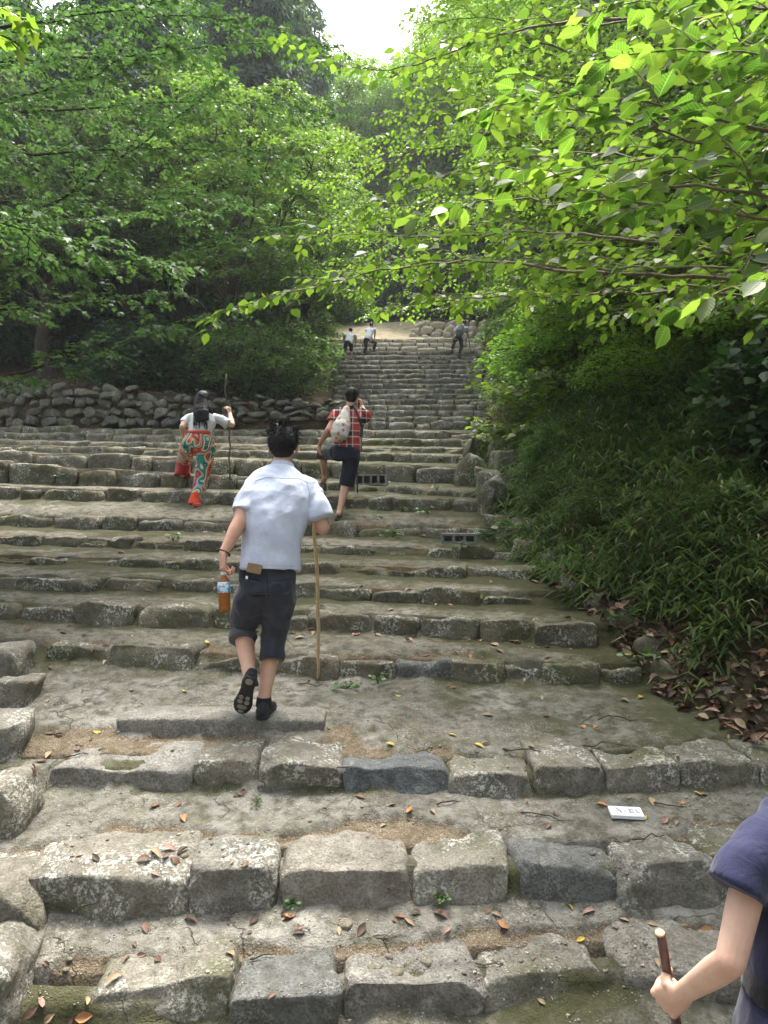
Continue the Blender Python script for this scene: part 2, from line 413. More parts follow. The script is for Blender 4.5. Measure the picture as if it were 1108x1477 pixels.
# treads: uneven mortar, soil and moss between the rows
def tread(i):
    d0 = RD[i] if i >= 0 else 0.4
    par = stairs_low if i < NLOW else stairs_up
    last = i == NROW - 1
    d1 = RD[i + 1] if not last else RD[i] + 3.0
    xa, xb = XL((d0 + d1) / 2) - .1, XR((d0 + d1) / 2) + .12
    if i == -1: xa, xb = -3.0, 3.2
    if -1 < i < 5: xa -= .55
    xa = max(xa, -(554 + 75) / F * d1 - .3)
    if i < NLOW and i >= 3: xa = min(xa, -(554 + 60) / F * d0)
    if i == NLOW - 1: xa = -10
    cell = .022 if i < 3 else (.035 if i < 8 else (.07 if i < NLOW else .12))
    nu = max(8, int((xb - xa) / cell)); nv = max(5, int((d1 - d0) / cell) + 2)
    U, V = np.meshgrid(np.linspace(0, 1, nu), np.linspace(0, 1, nv))
    X = xa + U * (xb - xa)
    if i >= 0:
        y0 = ROWS[i][1] + ROWS[i][3] * (X - XREF * ROWS[i][1]) + .05 * np.sin(X * 1.7 + i * 2.1) * min(1, ROWS[i][1] / 5) + (.22 if i < 3 else .085); z0 = RZ[i] + ROWS[i][4] * (X - XREF * ROWS[i][1]) - (.032 if i < 3 else .014)
    else:
        y0 = np.full_like(X, -2.0); z0 = np.full_like(X, RZ[0] - ROWS[0][2] - .03)
    if last:
        y1 = y0 + 3.0; z1 = z0 + .15
    else:
        y1 = ROWS[i + 1][1] + ROWS[i + 1][3] * (X - XREF * ROWS[i + 1][1]) + .05 * np.sin(X * 1.7 + (i + 1) * 2.1) * min(1, ROWS[i + 1][1] / 5) + (.045 if i < 4 else .06)
        z1 = RZ[i + 1] - RH(i + 1, X) + ROWS[i + 1][4] * (X - XREF * ROWS[i + 1][1]) + .012
    Y = y0 + (y1 - y0) * V; Z = z0 + (z1 - z0) * (V ** .75)
    far = Y > 0
    # mortar sheet broken away along a ragged line behind the stones
    edge = (.14 if i < 3 else .02) + .5 * fbm(X * 1.9, Y * .6, seed=31 + i) + .10 * fbm(X * 9, Y * 9, seed=77 + i)
    if i == 1: edge = edge - .02 + .12 * (X < .4)
    m = np.clip((V - edge) / .045 + .5, 0, 1)
    Z = Z + (m - .35) * (.028 if i < 4 else .015) + .022 * fbm(X * 3.1, Y * 3.1, seed=3 + i) + (.014 if i < 4 else .009) * fbm(X * 14, Y * 14, seed=9 + i)
    Z = Z + .05 * np.clip((V - .9) / .1, 0, 1) ** 2 * (1 + .8 * fbm(X * 5, Y * 0, seed=88 + i))
    side = np.exp(-((X - xa) / .25) ** 2) + np.exp(-((X - xb) / .3) ** 2)
    moss_shade = .16 + .5 * fbm(X * 1.3, Y * 1.7, seed=51 + i) + .55 * np.clip((V - (.70 if i < 3 else .40)) / .3, 0, 1) + .5 * np.clip((X - .25) / 1.5, 0, 1) * (i >= 2) + .35 * side + (.14 if 3 < i else 0)
    if i >= NLOW: moss_shade = moss_shade + .32  # extra darkening in place of tree shade on the upper flight
    elif i >= 3: moss_shade = moss_shade + .10
    if i == 0 or i == 1: moss_shade = moss_shade - .12
    if i == 3 - 1: moss_shade = moss_shade + .1 * (X > 0)
    if i >= 0:                                  # the front of the bed dips down behind the stones
        X = np.vstack([X[0], X]); Y = np.vstack([Y[0] - .02, Y]); Z = np.vstack([Z[0] - .13, Z]); m = np.vstack([m[0], m]); moss_shade = np.vstack([moss_shade[0], moss_shade]); nv += 1
    if not last:                                # packed earth and mortar behind and between the stones of the next row
        ztop = RZ[i + 1] + ROWS[i + 1][4] * (X[-1] - XREF * ROWS[i + 1][1]) - .05
        for (fy, fz) in ((.015, .5), (.03, .95), (.12, 1.0)):
            X = np.vstack([X, X[0]]); Y = np.vstack([Y, (y1[0] + fy + .02 * fbm(X[0] * 7, X[0] * 0 + fz * 3, seed=5 + i))[None]]); Z = np.vstack([Z, (Z[nv - 1] + (ztop - Z[nv - 1]) * fz + .012 * fbm(X[0] * 9, X[0] * 0 + fz * 5, seed=6 + i))[None]])
            m = np.vstack([m, m[nv - 1]]); moss_shade = np.vstack([moss_shade, moss_shade[nv - 1]])
        nv += 3
    f = np.arange(nu * nv).reshape(nv, nu)
    q = np.stack([f[:-1, :-1], f[:-1, 1:], f[1:, 1:], f[1:, :-1]], -1).reshape(-1, 4)
    v = np.stack([X, Y, Z], -1).reshape(-1, 3) - np.array(par.location)
    me = mesh_np('tread', v, q, True, M['tread' if i < 3 else ('tread_shaded' if i < NLOW - 1 else 'tread_dark')] if i < NROW - 2 else M['tread'], {'mortar': m.ravel(), 'mossy': moss_shade.ravel()})
    link('tread', me, None, par, loc=(0, 0, 0))
for i in range(-1, NROW): tread(i)

# low dressed granite sill lying on the tread
def granite_sill():
    a, b = P(163, 1036, 4.05), P(468, 1036, 4.02)
    ztop = P(300, 1036, 4.04).z
    me = stone_mesh(b.x - a.x, .24, .14, 991, 12, rough=.004, boxy=1.0, corner=.015, name='granite_sill')
    o = link('granite_sill', me, M['granite'])
    o.location = ((a.x + b.x) / 2, 4.04, ztop); o.rotation_euler = (0.0, 0.0, -.012)
    tag(o, 'long dressed grey granite sill lying across a mossy tread', 'stone sill')
    return ztop
SILLZ = granite_sill()

# border stones beside the near left end of the steps
rb = random.Random(8)
LB = [((-20, 38), (935, 985), 4.75), ((-10, 52), (985, 1050), 4.3), ((-40, 40), (1045, 1142), 3.75), ((-60, 47), (1140, 1285), 3.15), ((-60, 60), (1282, 1395), 2.75), ((-80, 36), (1400, 1490), 2.45)]
border_l = empty('border_wall', P(-20, 1200, 3.3), 'low border of big lichened stones beside the near steps', 'stone border')
for (x0, x1), (y0, y1), d in LB:
    a, b = P(x0, y0, d), P(x1, y1, d)
    w = (b.x - a.x) * 1.12; h = (a.z - b.z) * 1.15 + .05
    me = stone_mesh(w, .42 + rb.uniform(0, .1), h, rb.randint(0, 9999), 9, rough=.025, boxy=.6, corner=.2, facets=5, frange=(1.0, 1.3))
    o = link('stone', me, M['stone'], border_l)
    o.location = Vector((b.x - w / 2 - .02, d - .05, a.z)) - border_l.location
    o.rotation_euler = (rb.uniform(-.06, .06), rb.uniform(-.08, .08), rb.uniform(.1, .35))
# outer row behind the border so that nothing hollow shows from the side
for q in range(7):
    d = 2.3 + q * .45; w = rb.uniform(.4, .6)
    me = stone_mesh(w, .5, .55, rb.randint(0, 9999), 5, rough=.03, boxy=.35, corner=.25)
    o = link('stone', me, M['stone'], border_l)
    o.location = Vector((XL(d) - .62 + rb.uniform(-.05, .05), d, float(stair_z(XL(d), d)) + .22)) - border_l.location
    o.rotation_euler = (0, 0, rb.uniform(-.3, .5))

# border stones up the right edge
border_r = empty('border_wall', (1.6, 5, float(stair_z(1.5, 5))), 'row of tilted mossy border stones along the grassy bank', 'stone border')
RBS = [(12.2, .10, .8, .75, .6), (11.6, .55, .9, .55, -.3), (11.0, -.02, .5, .42, .1), (10.6, .45, .7, .62, .4), (10.2, .08, .42, .5, .1), (9.7, .5, .8, .45, -.4), (9.5, .12, .42, .62, .3), (8.9, .16, .40, .78, .4), (8.3, .12, .38, .42, .2), (7.8, .14, .42, .34, -.3), (7.3, .16, .42, .3, -.5), (6.9, .14, .36, .26, -.5),
       (6.55, .16, .42, .24, -.6), (6.2, .12, .3, .22, -.5), (5.95, .14, .24, .24, .2), (5.7, .16, .18, .26, .1), (5.45, .14, .32, .22, -.4), (5.0, .14, .34, .2, -.5), (4.7, .16, .32, .18, -.5), (4.35, .2, .32, .16, -.4), (13.0, .7, .9, .5, -.3), (13.2, .1, .6, .5, .2), (14.2, .15, .7, .45, .2), (8.0, .45, .5, .4, .3)]
for n, (d, off_, w, ex, rz) in enumerate(RBS):
    xx = XR(d) + off_; zt = float(smooth_z(xx, d)) + .16 + ex * (.66 if d > 8.5 else .58) + max(0, off_ - .3) * .5
    me = stone_mesh(w * .85, .32, ex * .85 + .25, 4000 + n, 6, rough=.025, boxy=.9, corner=.42, facets=7, frange=(.85, 1.2))
    o = link('stone', me, M['stone_mid'], border_r)
    o.location = Vector((xx, d, zt)) - border_r.location; o.rotation_euler = (rb.uniform(-.15, .15), rb.uniform(-.3, .3), rz)

# retaining wall of field stones at the left
wall = empty('retaining_wall', (-5, 16.6, 3.0), 'dark retaining wall of irregular field stones above the left steps', 'stone wall')
def wall_pt(x):                                   # plan line, base and top of the wall
    d = 16.35 - .07 * (x + 1.2)
    base = float(np.interp(x, [-10, -1.2], [zpix(616, 17.0), zpix(604, 16.35)]))
    top = float(np.interp(x, [-10, -8.7, -5.5, -3.3, -1.1], [zpix(541, 17.0), zpix(545, 16.9), zpix(560, 16.7), zpix(572, 16.5), zpix(578, 16.35)]))
    return d, base, top
rw = random.Random(21)
x = -10.2
cols = []
z_levels = 3
for lev in range(5):
    x = -10.3 + rw.uniform(0, .3)
    while x < -1.25:
        w = rw.choice([rw.uniform(.16, .3), rw.uniform(.35, .62), rw.uniform(.25, .45)])
        d, b, tp = wall_pt(x + w / 2); hh = (tp - b) / 4.3
        zc = b + hh * (lev + .82 + rw.uniform(-.12, .12))
        h = hh * rw.uniform(.85, 1.35)
        if lev == 4 and rw.random() < .45: x += w; continue
        if lev == 4: zc = tp + rw.uniform(-.05, .06); h = hh * rw.uniform(.5, .9)
        me = stone_mesh(w * 1.02, .4, h, rw.randint(0, 99999), 3.4, rough=.035, boxy=.9, corner=.5, facets=8, frange=(.9, 1.25))
        o = link('stone', me, M['stone_wall'], wall)
        o.location = Vector((x + w / 2, d + rw.uniform(-.06, .05), zc)) - wall.location
        o.rotation_euler = (rw.uniform(-.15, .15), rw.uniform(-.55, .55), rw.uniform(-.25, .15))
        x += w * rw.uniform(.92, 1.02)
# dark soil core behind the stones
bm = bmesh.new(); ring = []
for xx in np.linspace(-10.4, -1.2, 24):
    d, b, tp = wall_pt(xx); ring.append([bm.verts.new((xx, d + .17, b - .5)), bm.verts.new((xx, d + .17, tp - .06)), bm.verts.new((xx, d + .8, tp - .02)), bm.verts.new((xx, d + .8, b - .5))])
for a, b in zip(ring[:-1], ring[1:]):
    for q in range(4): bm.faces.new((a[q], a[(q + 1) % 4], b[(q + 1) % 4], b[q]))
bm.faces.new(ring[0]); bm.faces.new(ring[-1][::-1])
me = bpy.data.meshes.new('core'); bm.to_mesh(me); bm.free(); link('earth_core', me, M['soil'], wall)

# pale sunlit wall and further steps at the head of the flight
farwall = empty('retaining_wall', (2.5, TOPD + 2.2, TOPZ), 'pale sunlit wall of rounded stones at the head of the upper flight', 'stone wall')
for lev in range(4):
    x = 1.0 + lev * .1
    while x < 6.6:
        w = rw.uniform(.35, .7); h = .38
        me = stone_mesh(w, .5, h * 1.2, rw.randint(0, 99999), 2.6, rough=.04, boxy=.15, corner=.35)
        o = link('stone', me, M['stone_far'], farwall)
        o.location = Vector((x + w / 2, TOPD + 1.6 + .18 * lev - .12 * (x - 1) , TOPZ - .05 + .33 * (lev + 1) + rw.uniform(-.05, .05))) - farwall.location
        o.rotation_euler = (rw.uniform(-.1, .1), rw.uniform(-.3, .3), -.1)
        x += w * .97
farsteps = empty('stone_staircase', (0, TOPD + 4, TOPZ), 'short pale far steps glimpsed beyond the upper flight', 'staircase', kind='structure')
for n in range(7):
    dd = TOPD + 3.2 + n * 1.15; zz = TOPZ + 1.0 + n * .40; x = 1.2 + n * .1
    while x < 4.6 + n * .1:
        w = rw.uniform(.5, .9)
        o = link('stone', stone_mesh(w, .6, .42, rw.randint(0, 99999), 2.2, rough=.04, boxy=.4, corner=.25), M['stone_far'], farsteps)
        o.location = Vector((x + w / 2, dd, zz)) - farsteps.location; x += w * 1.02

M['sand'] = mat_plain('pale sunlit sandy ground', (.42, .36, .24), .9, .1, .3, 3, .4)
bm = bmesh.new(); rr = []
for k in range(7):
    d = TOPD + .2 + k * .95; z = TOPZ - .16 + k * .36
    rr.append([bm.verts.new((x, d + .15 * math.sin(x * 2), z + .08 * math.sin(x * 1.3 + k))) for x in np.linspace(-2.6 - .05 * k, 4.4, 14)])
for A, B in zip(rr[:-1], rr[1:]):
    for k in range(13): bm.faces.new((A[k], A[k + 1], B[k + 1], B[k]))
me = bpy.data.meshes.new('path'); bm.to_mesh(me); bm.free(); tag(link('path', me, M['sand']), 'pale sandy path beyond the head of the stairs', 'path', kind='structure')
# ---------------------------------------------------------------- ground
def ground_z(x, y):
    x = np.asarray(x, float); y = np.asarray(y, float)
    xr = np.interp(y, _XR[:, 0], _XR[:, 1]); xl = np.interp(y, _XL[:, 0], _XL[:, 1])
    base = np.minimum(stair_z(x, np.clip(y, 0, TOPD + 1)), smooth_z(x, y) + .2)
    base = np.where(y > TOPD + .5, smooth_z(x, y), base)
    t = np.clip(x - xr, 0, None)
    sm = smooth_z(x, y)
    right = sm + .05 + np.where(t < .5, .32 * t, .16 + .74 * (t - .5)); right = np.where(t > 9, sm + 6.5 + .35 * (t - 9), right)
    wline = 16.35 - .07 * (x + 1.2)
    xl = np.where(y < wline + .3, np.interp(y, [0, 2.6, 3.0, 3.6, 4.6, 4.9, 5.3, 5.47, 6.1, 8.5, 12, 16.2], [-1.0, -1.30, -1.44, -1.72, -2.25, -2.42, -2.95, -3.5, -4.3, -6.0, -8.5, -10.2]), np.minimum(xl, -1.3))
    tl = np.clip(xl - x, 0, None)
    # terrace behind the wall
    wtop = np.interp(x, [-30, -10, -8.7, -5.5, -3.3, -1.1], [5.2, zpix(541, 17.0), zpix(545, 16.9), zpix(560, 16.7), zpix(572, 16.5), zpix(578, 16.35)])
    terr = wtop - .05 + np.clip(y - 17.2, 0, None) * .22 + np.clip(-x - 10, 0, None) * .15
    leftn = sm - .05 + np.where(tl < .6, .2 * tl, .12 + .25 * (tl - .6))
    left = np.where(y > wline + .3, terr, leftn)
    left = np.where((y > wline + .3) & (x > -2.2), np.maximum(np.minimum(terr, sm + .3 + tl * .8), sm * .0 + sm + .1 * tl), left)
    z = np.where(x > xr, right, np.where(x < xl, left, base - .4))
    n = .10 * fbm(x * .9, y * .9, seed=4) * np.where((x > xr) | (x < xl), 1, .1)
    return z + n
def grid_ground():
    xs = np.unique(np.concatenate([np.linspace(-90, -14, 26), np.linspace(-14, 14, 141), np.linspace(14, 90, 26)]))
    ys = np.unique(np.concatenate([np.linspace(-40, -2, 14), np.linspace(-2, 20, 148), np.linspace(20, 42, 74), np.linspace(42, 170, 60)]))
    X, Y = np.meshgrid(xs, ys); Z = ground_z(X, Y)
    Z = np.where(Y < 0, np.minimum(Z, ground_z(X, Y * 0)), Z)
    f = np.arange(X.size).reshape(X.shape)
    q = np.stack([f[:-1, :-1], f[:-1, 1:], f[1:, 1:], f[1:, :-1]], -1).reshape(-1, 4)
    me = mesh_np('ground', np.stack([X, Y, Z], -1).reshape(-1, 3), q, True, M['soil'])
    o = link('ground', me); tag(o, 'dark brown forest ground of soil and leaf litter', 'ground', kind='structure')
grid_ground()

# ---------------------------------------------------------------- what a line of sight meets on the ground
from mathutils.bvhtree import BVHTree
bpy.context.view_layer.update()
_V, _Fc = [], []; _n = 0
for o in list(COL.objects):
    if o.type != 'MESH': continue
    if not (o.name.startswith(('stone', 'tread', 'ground', 'granite'))): continue
    me = o.data; co = np.empty(len(me.vertices) * 3, np.float32); me.vertices.foreach_get('co', co); co = co.reshape(-1, 3)
    mw = np.array(o.matrix_world); co = co @ mw[:3, :3].T + mw[:3, 3]
    lp = np.empty(len(me.loops), np.int32); me.loops.foreach_get('vertex_index', lp)
    _V.append(co); _Fc.append(lp.reshape(-1, 4) + _n); _n += len(co)
BVH = BVHTree.FromPolygons(np.concatenate(_V).tolist(), np.concatenate(_Fc).tolist())
def hit(px, py):
    o = Vector((0, 0, ZC)); d = (P(px, py, 1.0) - o).normalized(); r = BVH.ray_cast(o, d); return r[0], r[1]
def drop(x, y, z=30):
    r = BVH.ray_cast(Vector((x, y, z)), Vector((0, 0, -1))); return r[0], r[1]
# ---------------------------------------------------------------- leaves and wood
def mat_leaf(name, c1, c2, trans, tw=.5, rough=.45, spec=.35):
    t = NT(name)
    g = t.n('ShaderNodeNewGeometry'); oi = t.n('ShaderNodeObjectInfo')
    r = g.outputs['Random Per Island']
    col = t.ramp(r, [(0, c1), (.75, c2), (1, tuple(min(1, a * 1.35) for a in c2))])
    hv = t.n('ShaderNodeHueSaturation'); t.l(col, hv.inputs['Color'])
    t.l(t.math('ADD', t.math('MULTIPLY', oi.outputs['Random'], .03), .489), hv.inputs['Hue'])
    t.l(t.math('ADD', t.math('MULTIPLY', oi.outputs['Random'], .5), .75), hv.inputs['Value'])
    col = hv.outputs[0]
    b = t.n('ShaderNodeBsdfPrincipled'); t.l(col, b.inputs['Base Color']); b.inputs['Roughness'].default_value = rough
    b.inputs['Specular IOR Level'].default_value = spec
    tr = t.n('ShaderNodeBsdfTranslucent')
    tc = t.mix(1.0, col, trans, 'MULTIPLY'); t.l(tc, tr.inputs['Color'])
    mx = t.n('ShaderNodeMixShader'); mx.inputs[0].default_value = tw
    t.l(b.outputs[0], mx.inputs[1]); t.l(tr.outputs[0], mx.inputs[2]); t.l(mx.outputs[0], t.out.inputs['Surface'])
    return t.m
def mat_bark(name, c1, c2):
    t = NT(name); v = t.coord(scale=(1, 1, .25))
    n = t.noise(v, 14, 7, .7, .6)
    c = t.mix(t.ramp(n, [(.35, 0), (.65, 1)]), c1, c2)
    c = t.mix(t.ramp(t.noise(v, 2.5, 4), [(.55, 0), (.7, .5)]), c, (.06, .07, .03))
    t.bsdf(c, .9, t.bump(n, .8, .04), .15); return t.m
M['leaf_bright'] = mat_leaf('fresh green leaf', (.064, .118, .018), (.110, .170, .026), (2.2, 2.3, 1.1), .54)
M['leaf_near'] = mat_leaf('large fresh leaf', (.040, .088, .016), (.112, .172, .029), (2.1, 2.25, 1.15), .54, .4)
M['leaf_mid'] = mat_leaf('mid green leaf', (.042, .082, .020), (.074, .120, .030), (2.0, 2.1, 1.2), .5)
M['leaf_bright2'] = mat_leaf('soft green leaf', (.052, .10, .02), (.09, .145, .03), (2.7, 2.8, 1.4), .6)
M['leaf_soft'] = mat_leaf('soft maple leaf', (.046, .090, .020), (.082, .132, .028), (2.1, 2.2, 1.1), .5)
M['leaf_maple'] = mat_leaf('maple leaf', (.042, .078, .027), (.070, .112, .036), (1.8, 2.0, 1.2), .46)
M['leaf_dark'] = mat_leaf('dark evergreen leaf', (.022, .05, .017), (.045, .08, .026), (1.5, 1.8, 1.0), .3, .5, .25)
M['leaf_cedar'] = mat_leaf('cedar needle', (.026, .062, .030), (.05, .095, .045), (1.5, 1.8, 1.2), .35, .6)
M['leaf_sasa'] = mat_leaf('bamboo grass blade', (.040, .078, .020), (.080, .125, .034), (1.6, 1.8, .9), .35, .6, .15)
M['leaf_dry'] = mat_leaf('dry grass blade', (.26, .21, .12), (.36, .31, .19), (1, 1, 1), .2)
M['bark'] = mat_bark('grey brown bark', (.055, .042, .03), (.15, .12, .09))
M['bark_dark'] = mat_bark('dark bark', (.028, .022, .017), (.075, .058, .044))
M['twig'] = mat_plain('grey twig bark', (.16, .125, .085), .8, .2, .3, 30)

class Wood:
    def __init__(s): s.v = []; s.f = []; s.n = 0
    def tube(s, pts, rad, sides=5):
        pts = np.asarray(pts, float); n = len(pts)
        tg = np.gradient(pts, axis=0); tg /= (np.linalg.norm(tg, axis=1, keepdims=True) + 1e-9)
        ref = np.array([0, 0, 1.]) if abs(tg[0, 2]) < .9 else np.array([1., 0, 0])
        a = np.cross(tg, ref); a /= (np.linalg.norm(a, axis=1, keepdims=True) + 1e-9); b = np.cross(tg, a)
        th = np.linspace(0, 2 * np.pi, sides, endpoint=False)
        rad = np.broadcast_to(np.asarray(rad, float), (n,))
        ring = pts[:, None, :] + rad[:, None, None] * (a[:, None, :] * np.cos(th)[None, :, None] + b[:, None, :] * np.sin(th)[None, :, None])
        idx = np.arange(n * sides).reshape(n, sides) + s.n
        q = np.stack([idx[:-1], np.roll(idx[:-1], -1, 1), np.roll(idx[1:], -1, 1), idx[1:]], -1).reshape(-1, 4)
        s.v.append(ring.reshape(-1, 3)); s.f.append(q); s.n += n * sides
    def mesh(s, name, mat):
        return mesh_np(name, np.concatenate(s.v), np.concatenate(s.f), True, mat)
def curve(p0, p1, sag, rng, n=6, wob=.04):
    p0 = np.asarray(p0, float); p1 = np.asarray(p1, float); t = np.linspace(0, 1, n)[:, None]
    L = np.linalg.norm(p1 - p0)
    p = p0 + (p1 - p0) * t; p[:, 2] += sag * L * 4 * (t * (1 - t))[:, 0]
    w = rng.normal(0, wob * L, (n, 3)); w[0] = 0; w[-1] = 0
    return p + w
SHAPES = {
 'diamond': np.array([(0, 0, 0), (.42, .5, .04), (1, 0, -.08), (.42, -.5, .04)]),
 'oval': np.array([(0, 0, 0), (.22, .38, .05), (.55, .48, .05), (1, 0, -.12), (.55, -.48, .05), (.22, -.38, .05)]),
 'maple': np.array([(0, 0, 0), (.12, .5, 0), (.38, .28, .02), (.62, .56, -.05), (.58, .2, .02), (1, 0, -.1), (.58, -.2, .02), (.62, -.56, -.05), (.38, -.28, .02), (.12, -.5, 0)]),
 'needle': np.array([(0, .25, 0), (.5, .5, .03), (1, 0, -.15), (.5, -.5, .03)]),
}
class Leaves:
    def __init__(s): s.p = []; s.d = []; s.n = []; s.l = []
    def add(s, p, d, n, l):
        s.p.append(np.atleast_2d(p)); s.d.append(np.atleast_2d(d)); s.n.append(np.atleast_2d(n)); s.l.append(np.atleast_1d(l))
    def arr(s):
        return np.concatenate(s.p), np.concatenate(s.d), np.concatenate(s.n), np.concatenate(s.l)
    def frames(s):
        p, d, n, l = s.arr()
        d = d / (np.linalg.norm(d, axis=1, keepdims=True) + 1e-9)
        n = n - d * (n * d).sum(1, keepdims=True); n /= (np.linalg.norm(n, axis=1, keepdims=True) + 1e-9)
        return p, d, np.cross(n, d), n, l
    def mesh(s, name, mat, shape='diamond', wr=.6, keep=None):
        p, d, c, n, l = s.frames()
        if keep is not None: p, d, c, n, l = p[keep], d[keep], c[keep], n[keep], l[keep]
        sh = SHAPES[shape]; k = len(sh)
        v = p[:, None, :] + l[:, None, None] * (d[:, None, :] * sh[None, :, 0, None] + c[:, None, :] * sh[None, :, 1, None] * wr + n[:, None, :] * sh[None, :, 2, None])
        f = np.arange(len(p) * k).reshape(-1, k)
        return mesh_np(name, v.reshape(-1, 3), f, False, mat)

def disk_cluster(lv, rng, c, r, n, ll, thick=.1, droop=.25, out=None, jit=.4, tilt=.25):
    ax = rng.uniform(0, 2 * np.pi, n); rr = r * np.sqrt(rng.uniform(0.02, 1, n))
    ir = 1 + .35 * np.sin(ax * 3 + rng.uniform(0, 6)) + .2 * np.sin(ax * 5 + rng.uniform(0, 6)); rr = rr * ir * .8
    tn = rng.normal(0, tilt, 2)
    if out is not None: tn = tn + np.asarray(out)[:2] * -.35
    dx, dy = np.cos(ax) * rr, np.sin(ax) * rr
    z = -droop * (rr / r) ** 2 * r + dx * tn[0] + dy * tn[1] + rng.normal(0, thick * r, n)
    p = np.stack([dx, dy, z], 1) + np.asarray(c)
    d = np.stack([np.cos(ax), np.sin(ax), np.full(n, -.25)], 1) + rng.normal(0, .55, (n, 3)) * np.array([1, 1, .6])
    nn = np.array([0, 0, 1.]) + rng.normal(0, jit, (n, 3)); 
    lv.add(p, d, nn, ll * rng.uniform(.65, 1.2, n))

def make_broadleaf(seed, H, trunk_r, cz, rx, rz, ncl, cr, nleaf, ll, lean=(0, 0), flat=.0, shell=.55, nl=9, thick=.12, droop=.22, jit=.45):
    """returns wood and leaves; trunk base at origin"""
    rng = np.random.default_rng(seed); wd = Wood(); lv = Leaves()
    top = np.array([lean[0], lean[1], H * .88])
    tr = curve((0, 0, -.3), top, 0, rng, 9, .018)
    wd.tube(tr, np.linspace(trunk_r, trunk_r * .25, 9) * (1 + np.array([.5] + [0] * 8)), 8)
    ctr = np.array([lean[0] * .7, lean[1] * .7, cz])
    limbs = []
    for i in range(nl):
        a = 2 * np.pi * (i / nl) + rng.uniform(-.3, .3); e = rng.uniform(-.25, .9)
        tip = ctr + np.array([np.cos(a) * math.cos(e) * rx, np.sin(a) * math.cos(e) * rx, math.sin(e) * rz]) * rng.uniform(.6, .85)
        zz = np.clip((tip[2] - .25 * H) / H + rng.uniform(-.25, 0.0), .22, .8); k = zz * 8; b = tr[int(k)] + (tr[min(8, int(k) + 1)] - tr[int(k)]) * (k - int(k))
        lb = curve(b, tip, rng.uniform(-.02, .08), rng, 8, .035); limbs.append(lb)
        wd.tube(lb, np.linspace(trunk_r * .38, trunk_r * .07, 8), 5)
    lp = np.concatenate(limbs + [tr[4:]])
    for i in range(ncl):
        d = rng.normal(0, 1, 3); d /= np.linalg.norm(d); rad = rng.uniform(shell ** 2, 1) ** .5
        c = ctr + d * np.array([rx, rx, rz]) * rad
        if c[2] < ctr[2] - rz * (1 - flat): c[2] = ctr[2] - rz * (1 - flat) * rng.uniform(.8, 1)
        j = np.argmin(((lp - c) ** 2).sum(1) + (lp[:, 2] > c[2] + .3) * 4)
        tw = curve(lp[j], c, .03, rng, 5, .05); wd.tube(tw, np.linspace(trunk_r * .09, .006, 5), 4)
        r = cr * rng.uniform(.6, 1.3)
        for q in range(3):
            a = rng.uniform(0, 6.28); wd.tube(curve(c, c + np.array([np.cos(a) * r * .8, np.sin(a) * r * .8, -.12 * r]), .02, rng, 3, .05), [.008, .005, .003], 3)
        disk_cluster(lv, rng, c, r, int(nleaf * (r / cr) ** 2), ll, thick, droop, d, jit)
    return wd, lv
def make_conifer(seed, H, trunk_r, base, rad, nbr, nleaf, ll):
    rng = np.random.default_rng(seed); wd = Wood(); lv = Leaves()
    tr = curve((0, 0, -.4), (rng.normal(0, .2), rng.normal(0, .2), H), 0, rng, 10, .006)
    wd.tube(tr, np.linspace(trunk_r, .03, 10), 8)
    for i in range(nbr):
        t = (i + rng.uniform(0, 1)) / nbr; z = base + (H - base) * t ** .9
        a = i * 2.399 + rng.uniform(-.4, .4); L = rad * (1 - t) ** .7 * rng.uniform(.65, 1.15) + .25
        b = np.array([tr[:, 0].mean(), tr[:, 1].mean(), z]); tip = b + np.array([np.cos(a) * L, np.sin(a) * L, -L * rng.uniform(.05, .4)])
        br = curve(b, tip, .05, rng, 6, .02); wd.tube(br, np.linspace(.05 * (1 - t) + .015, .008, 6), 4)
        n = int(nleaf * (L / rad) ** 1.3) + 10
        u = rng.uniform(.12, 1, n) ** .8; k = u * 5; k0 = np.clip(k.astype(int), 0, 4); pt = br[k0] + (br[k0 + 1] - br[k0]) * (k - k0)[:, None]
        side = rng.normal(0, 1, n) * L * .2 * np.sin(np.clip(u, .0, 1) * 2.6 + .3)
        perp = np.array([-np.sin(a), np.cos(a), 0])
        pt = pt + perp * side[:, None]; hang = rng.exponential(.16, n) * (1 + L * .1); pt[:, 2] -= hang + np.abs(side) * .3
        d = np.array([np.cos(a) * .6, np.sin(a) * .6, -.75]) + perp * np.sign(side)[:, None] * .5 + rng.normal(0, .3, (n, 3))
        nn = np.array([0, 0, .7]) + np.array([np.cos(a), np.sin(a), 0]) * .5 + rng.normal(0, .4, (n, 3))
        lv.add(pt, d, nn, ll * rng.uniform(.6, 1.3, n))
    return wd, lv
def tree_object(name, wd, lv, loc, bark, leafm, label, cat='tree', group=None, shape='diamond', wr=.6, rz=0., sc_=1., crown='crown'):
    root = empty(name, loc, label, cat, group); root['localspace'] = 1
    root.rotation_euler.z = rz; root.scale = (sc_,) * 3
    a = link('trunk', wd.mesh('trunk', M[bark]), None, root)
    b = link(crown, lv.mesh(crown, M[leafm], shape, wr), None, root)
    del root['localspace']
    return root
def dup(root, loc, rz, s=1., label=None, group=None, sz=None):
    r = root.copy(); COL.objects.link(r); r.location = loc; r.rotation_euler = (0, 0, rz); r.scale = (s, s, sz or s)
    if label: r['label'] = label
    if group: r['group'] = group
    for ch in root.children:
        c = ch.copy(); COL.objects.link(c); c.parent = r
    return r
def relabel(group, variants):
    for o in list(COL.objects):
        if o.get('group') == group and o.parent is None:
            l = variants(o)
            if l: o['label'] = l
def gz(x, y): return float(ground_z(np.array([float(x)]), np.array([float(y)]))[0])
def at(x, y, dz=-.05): return (x, y, gz(x, y) + dz)
rp = random.Random(77)

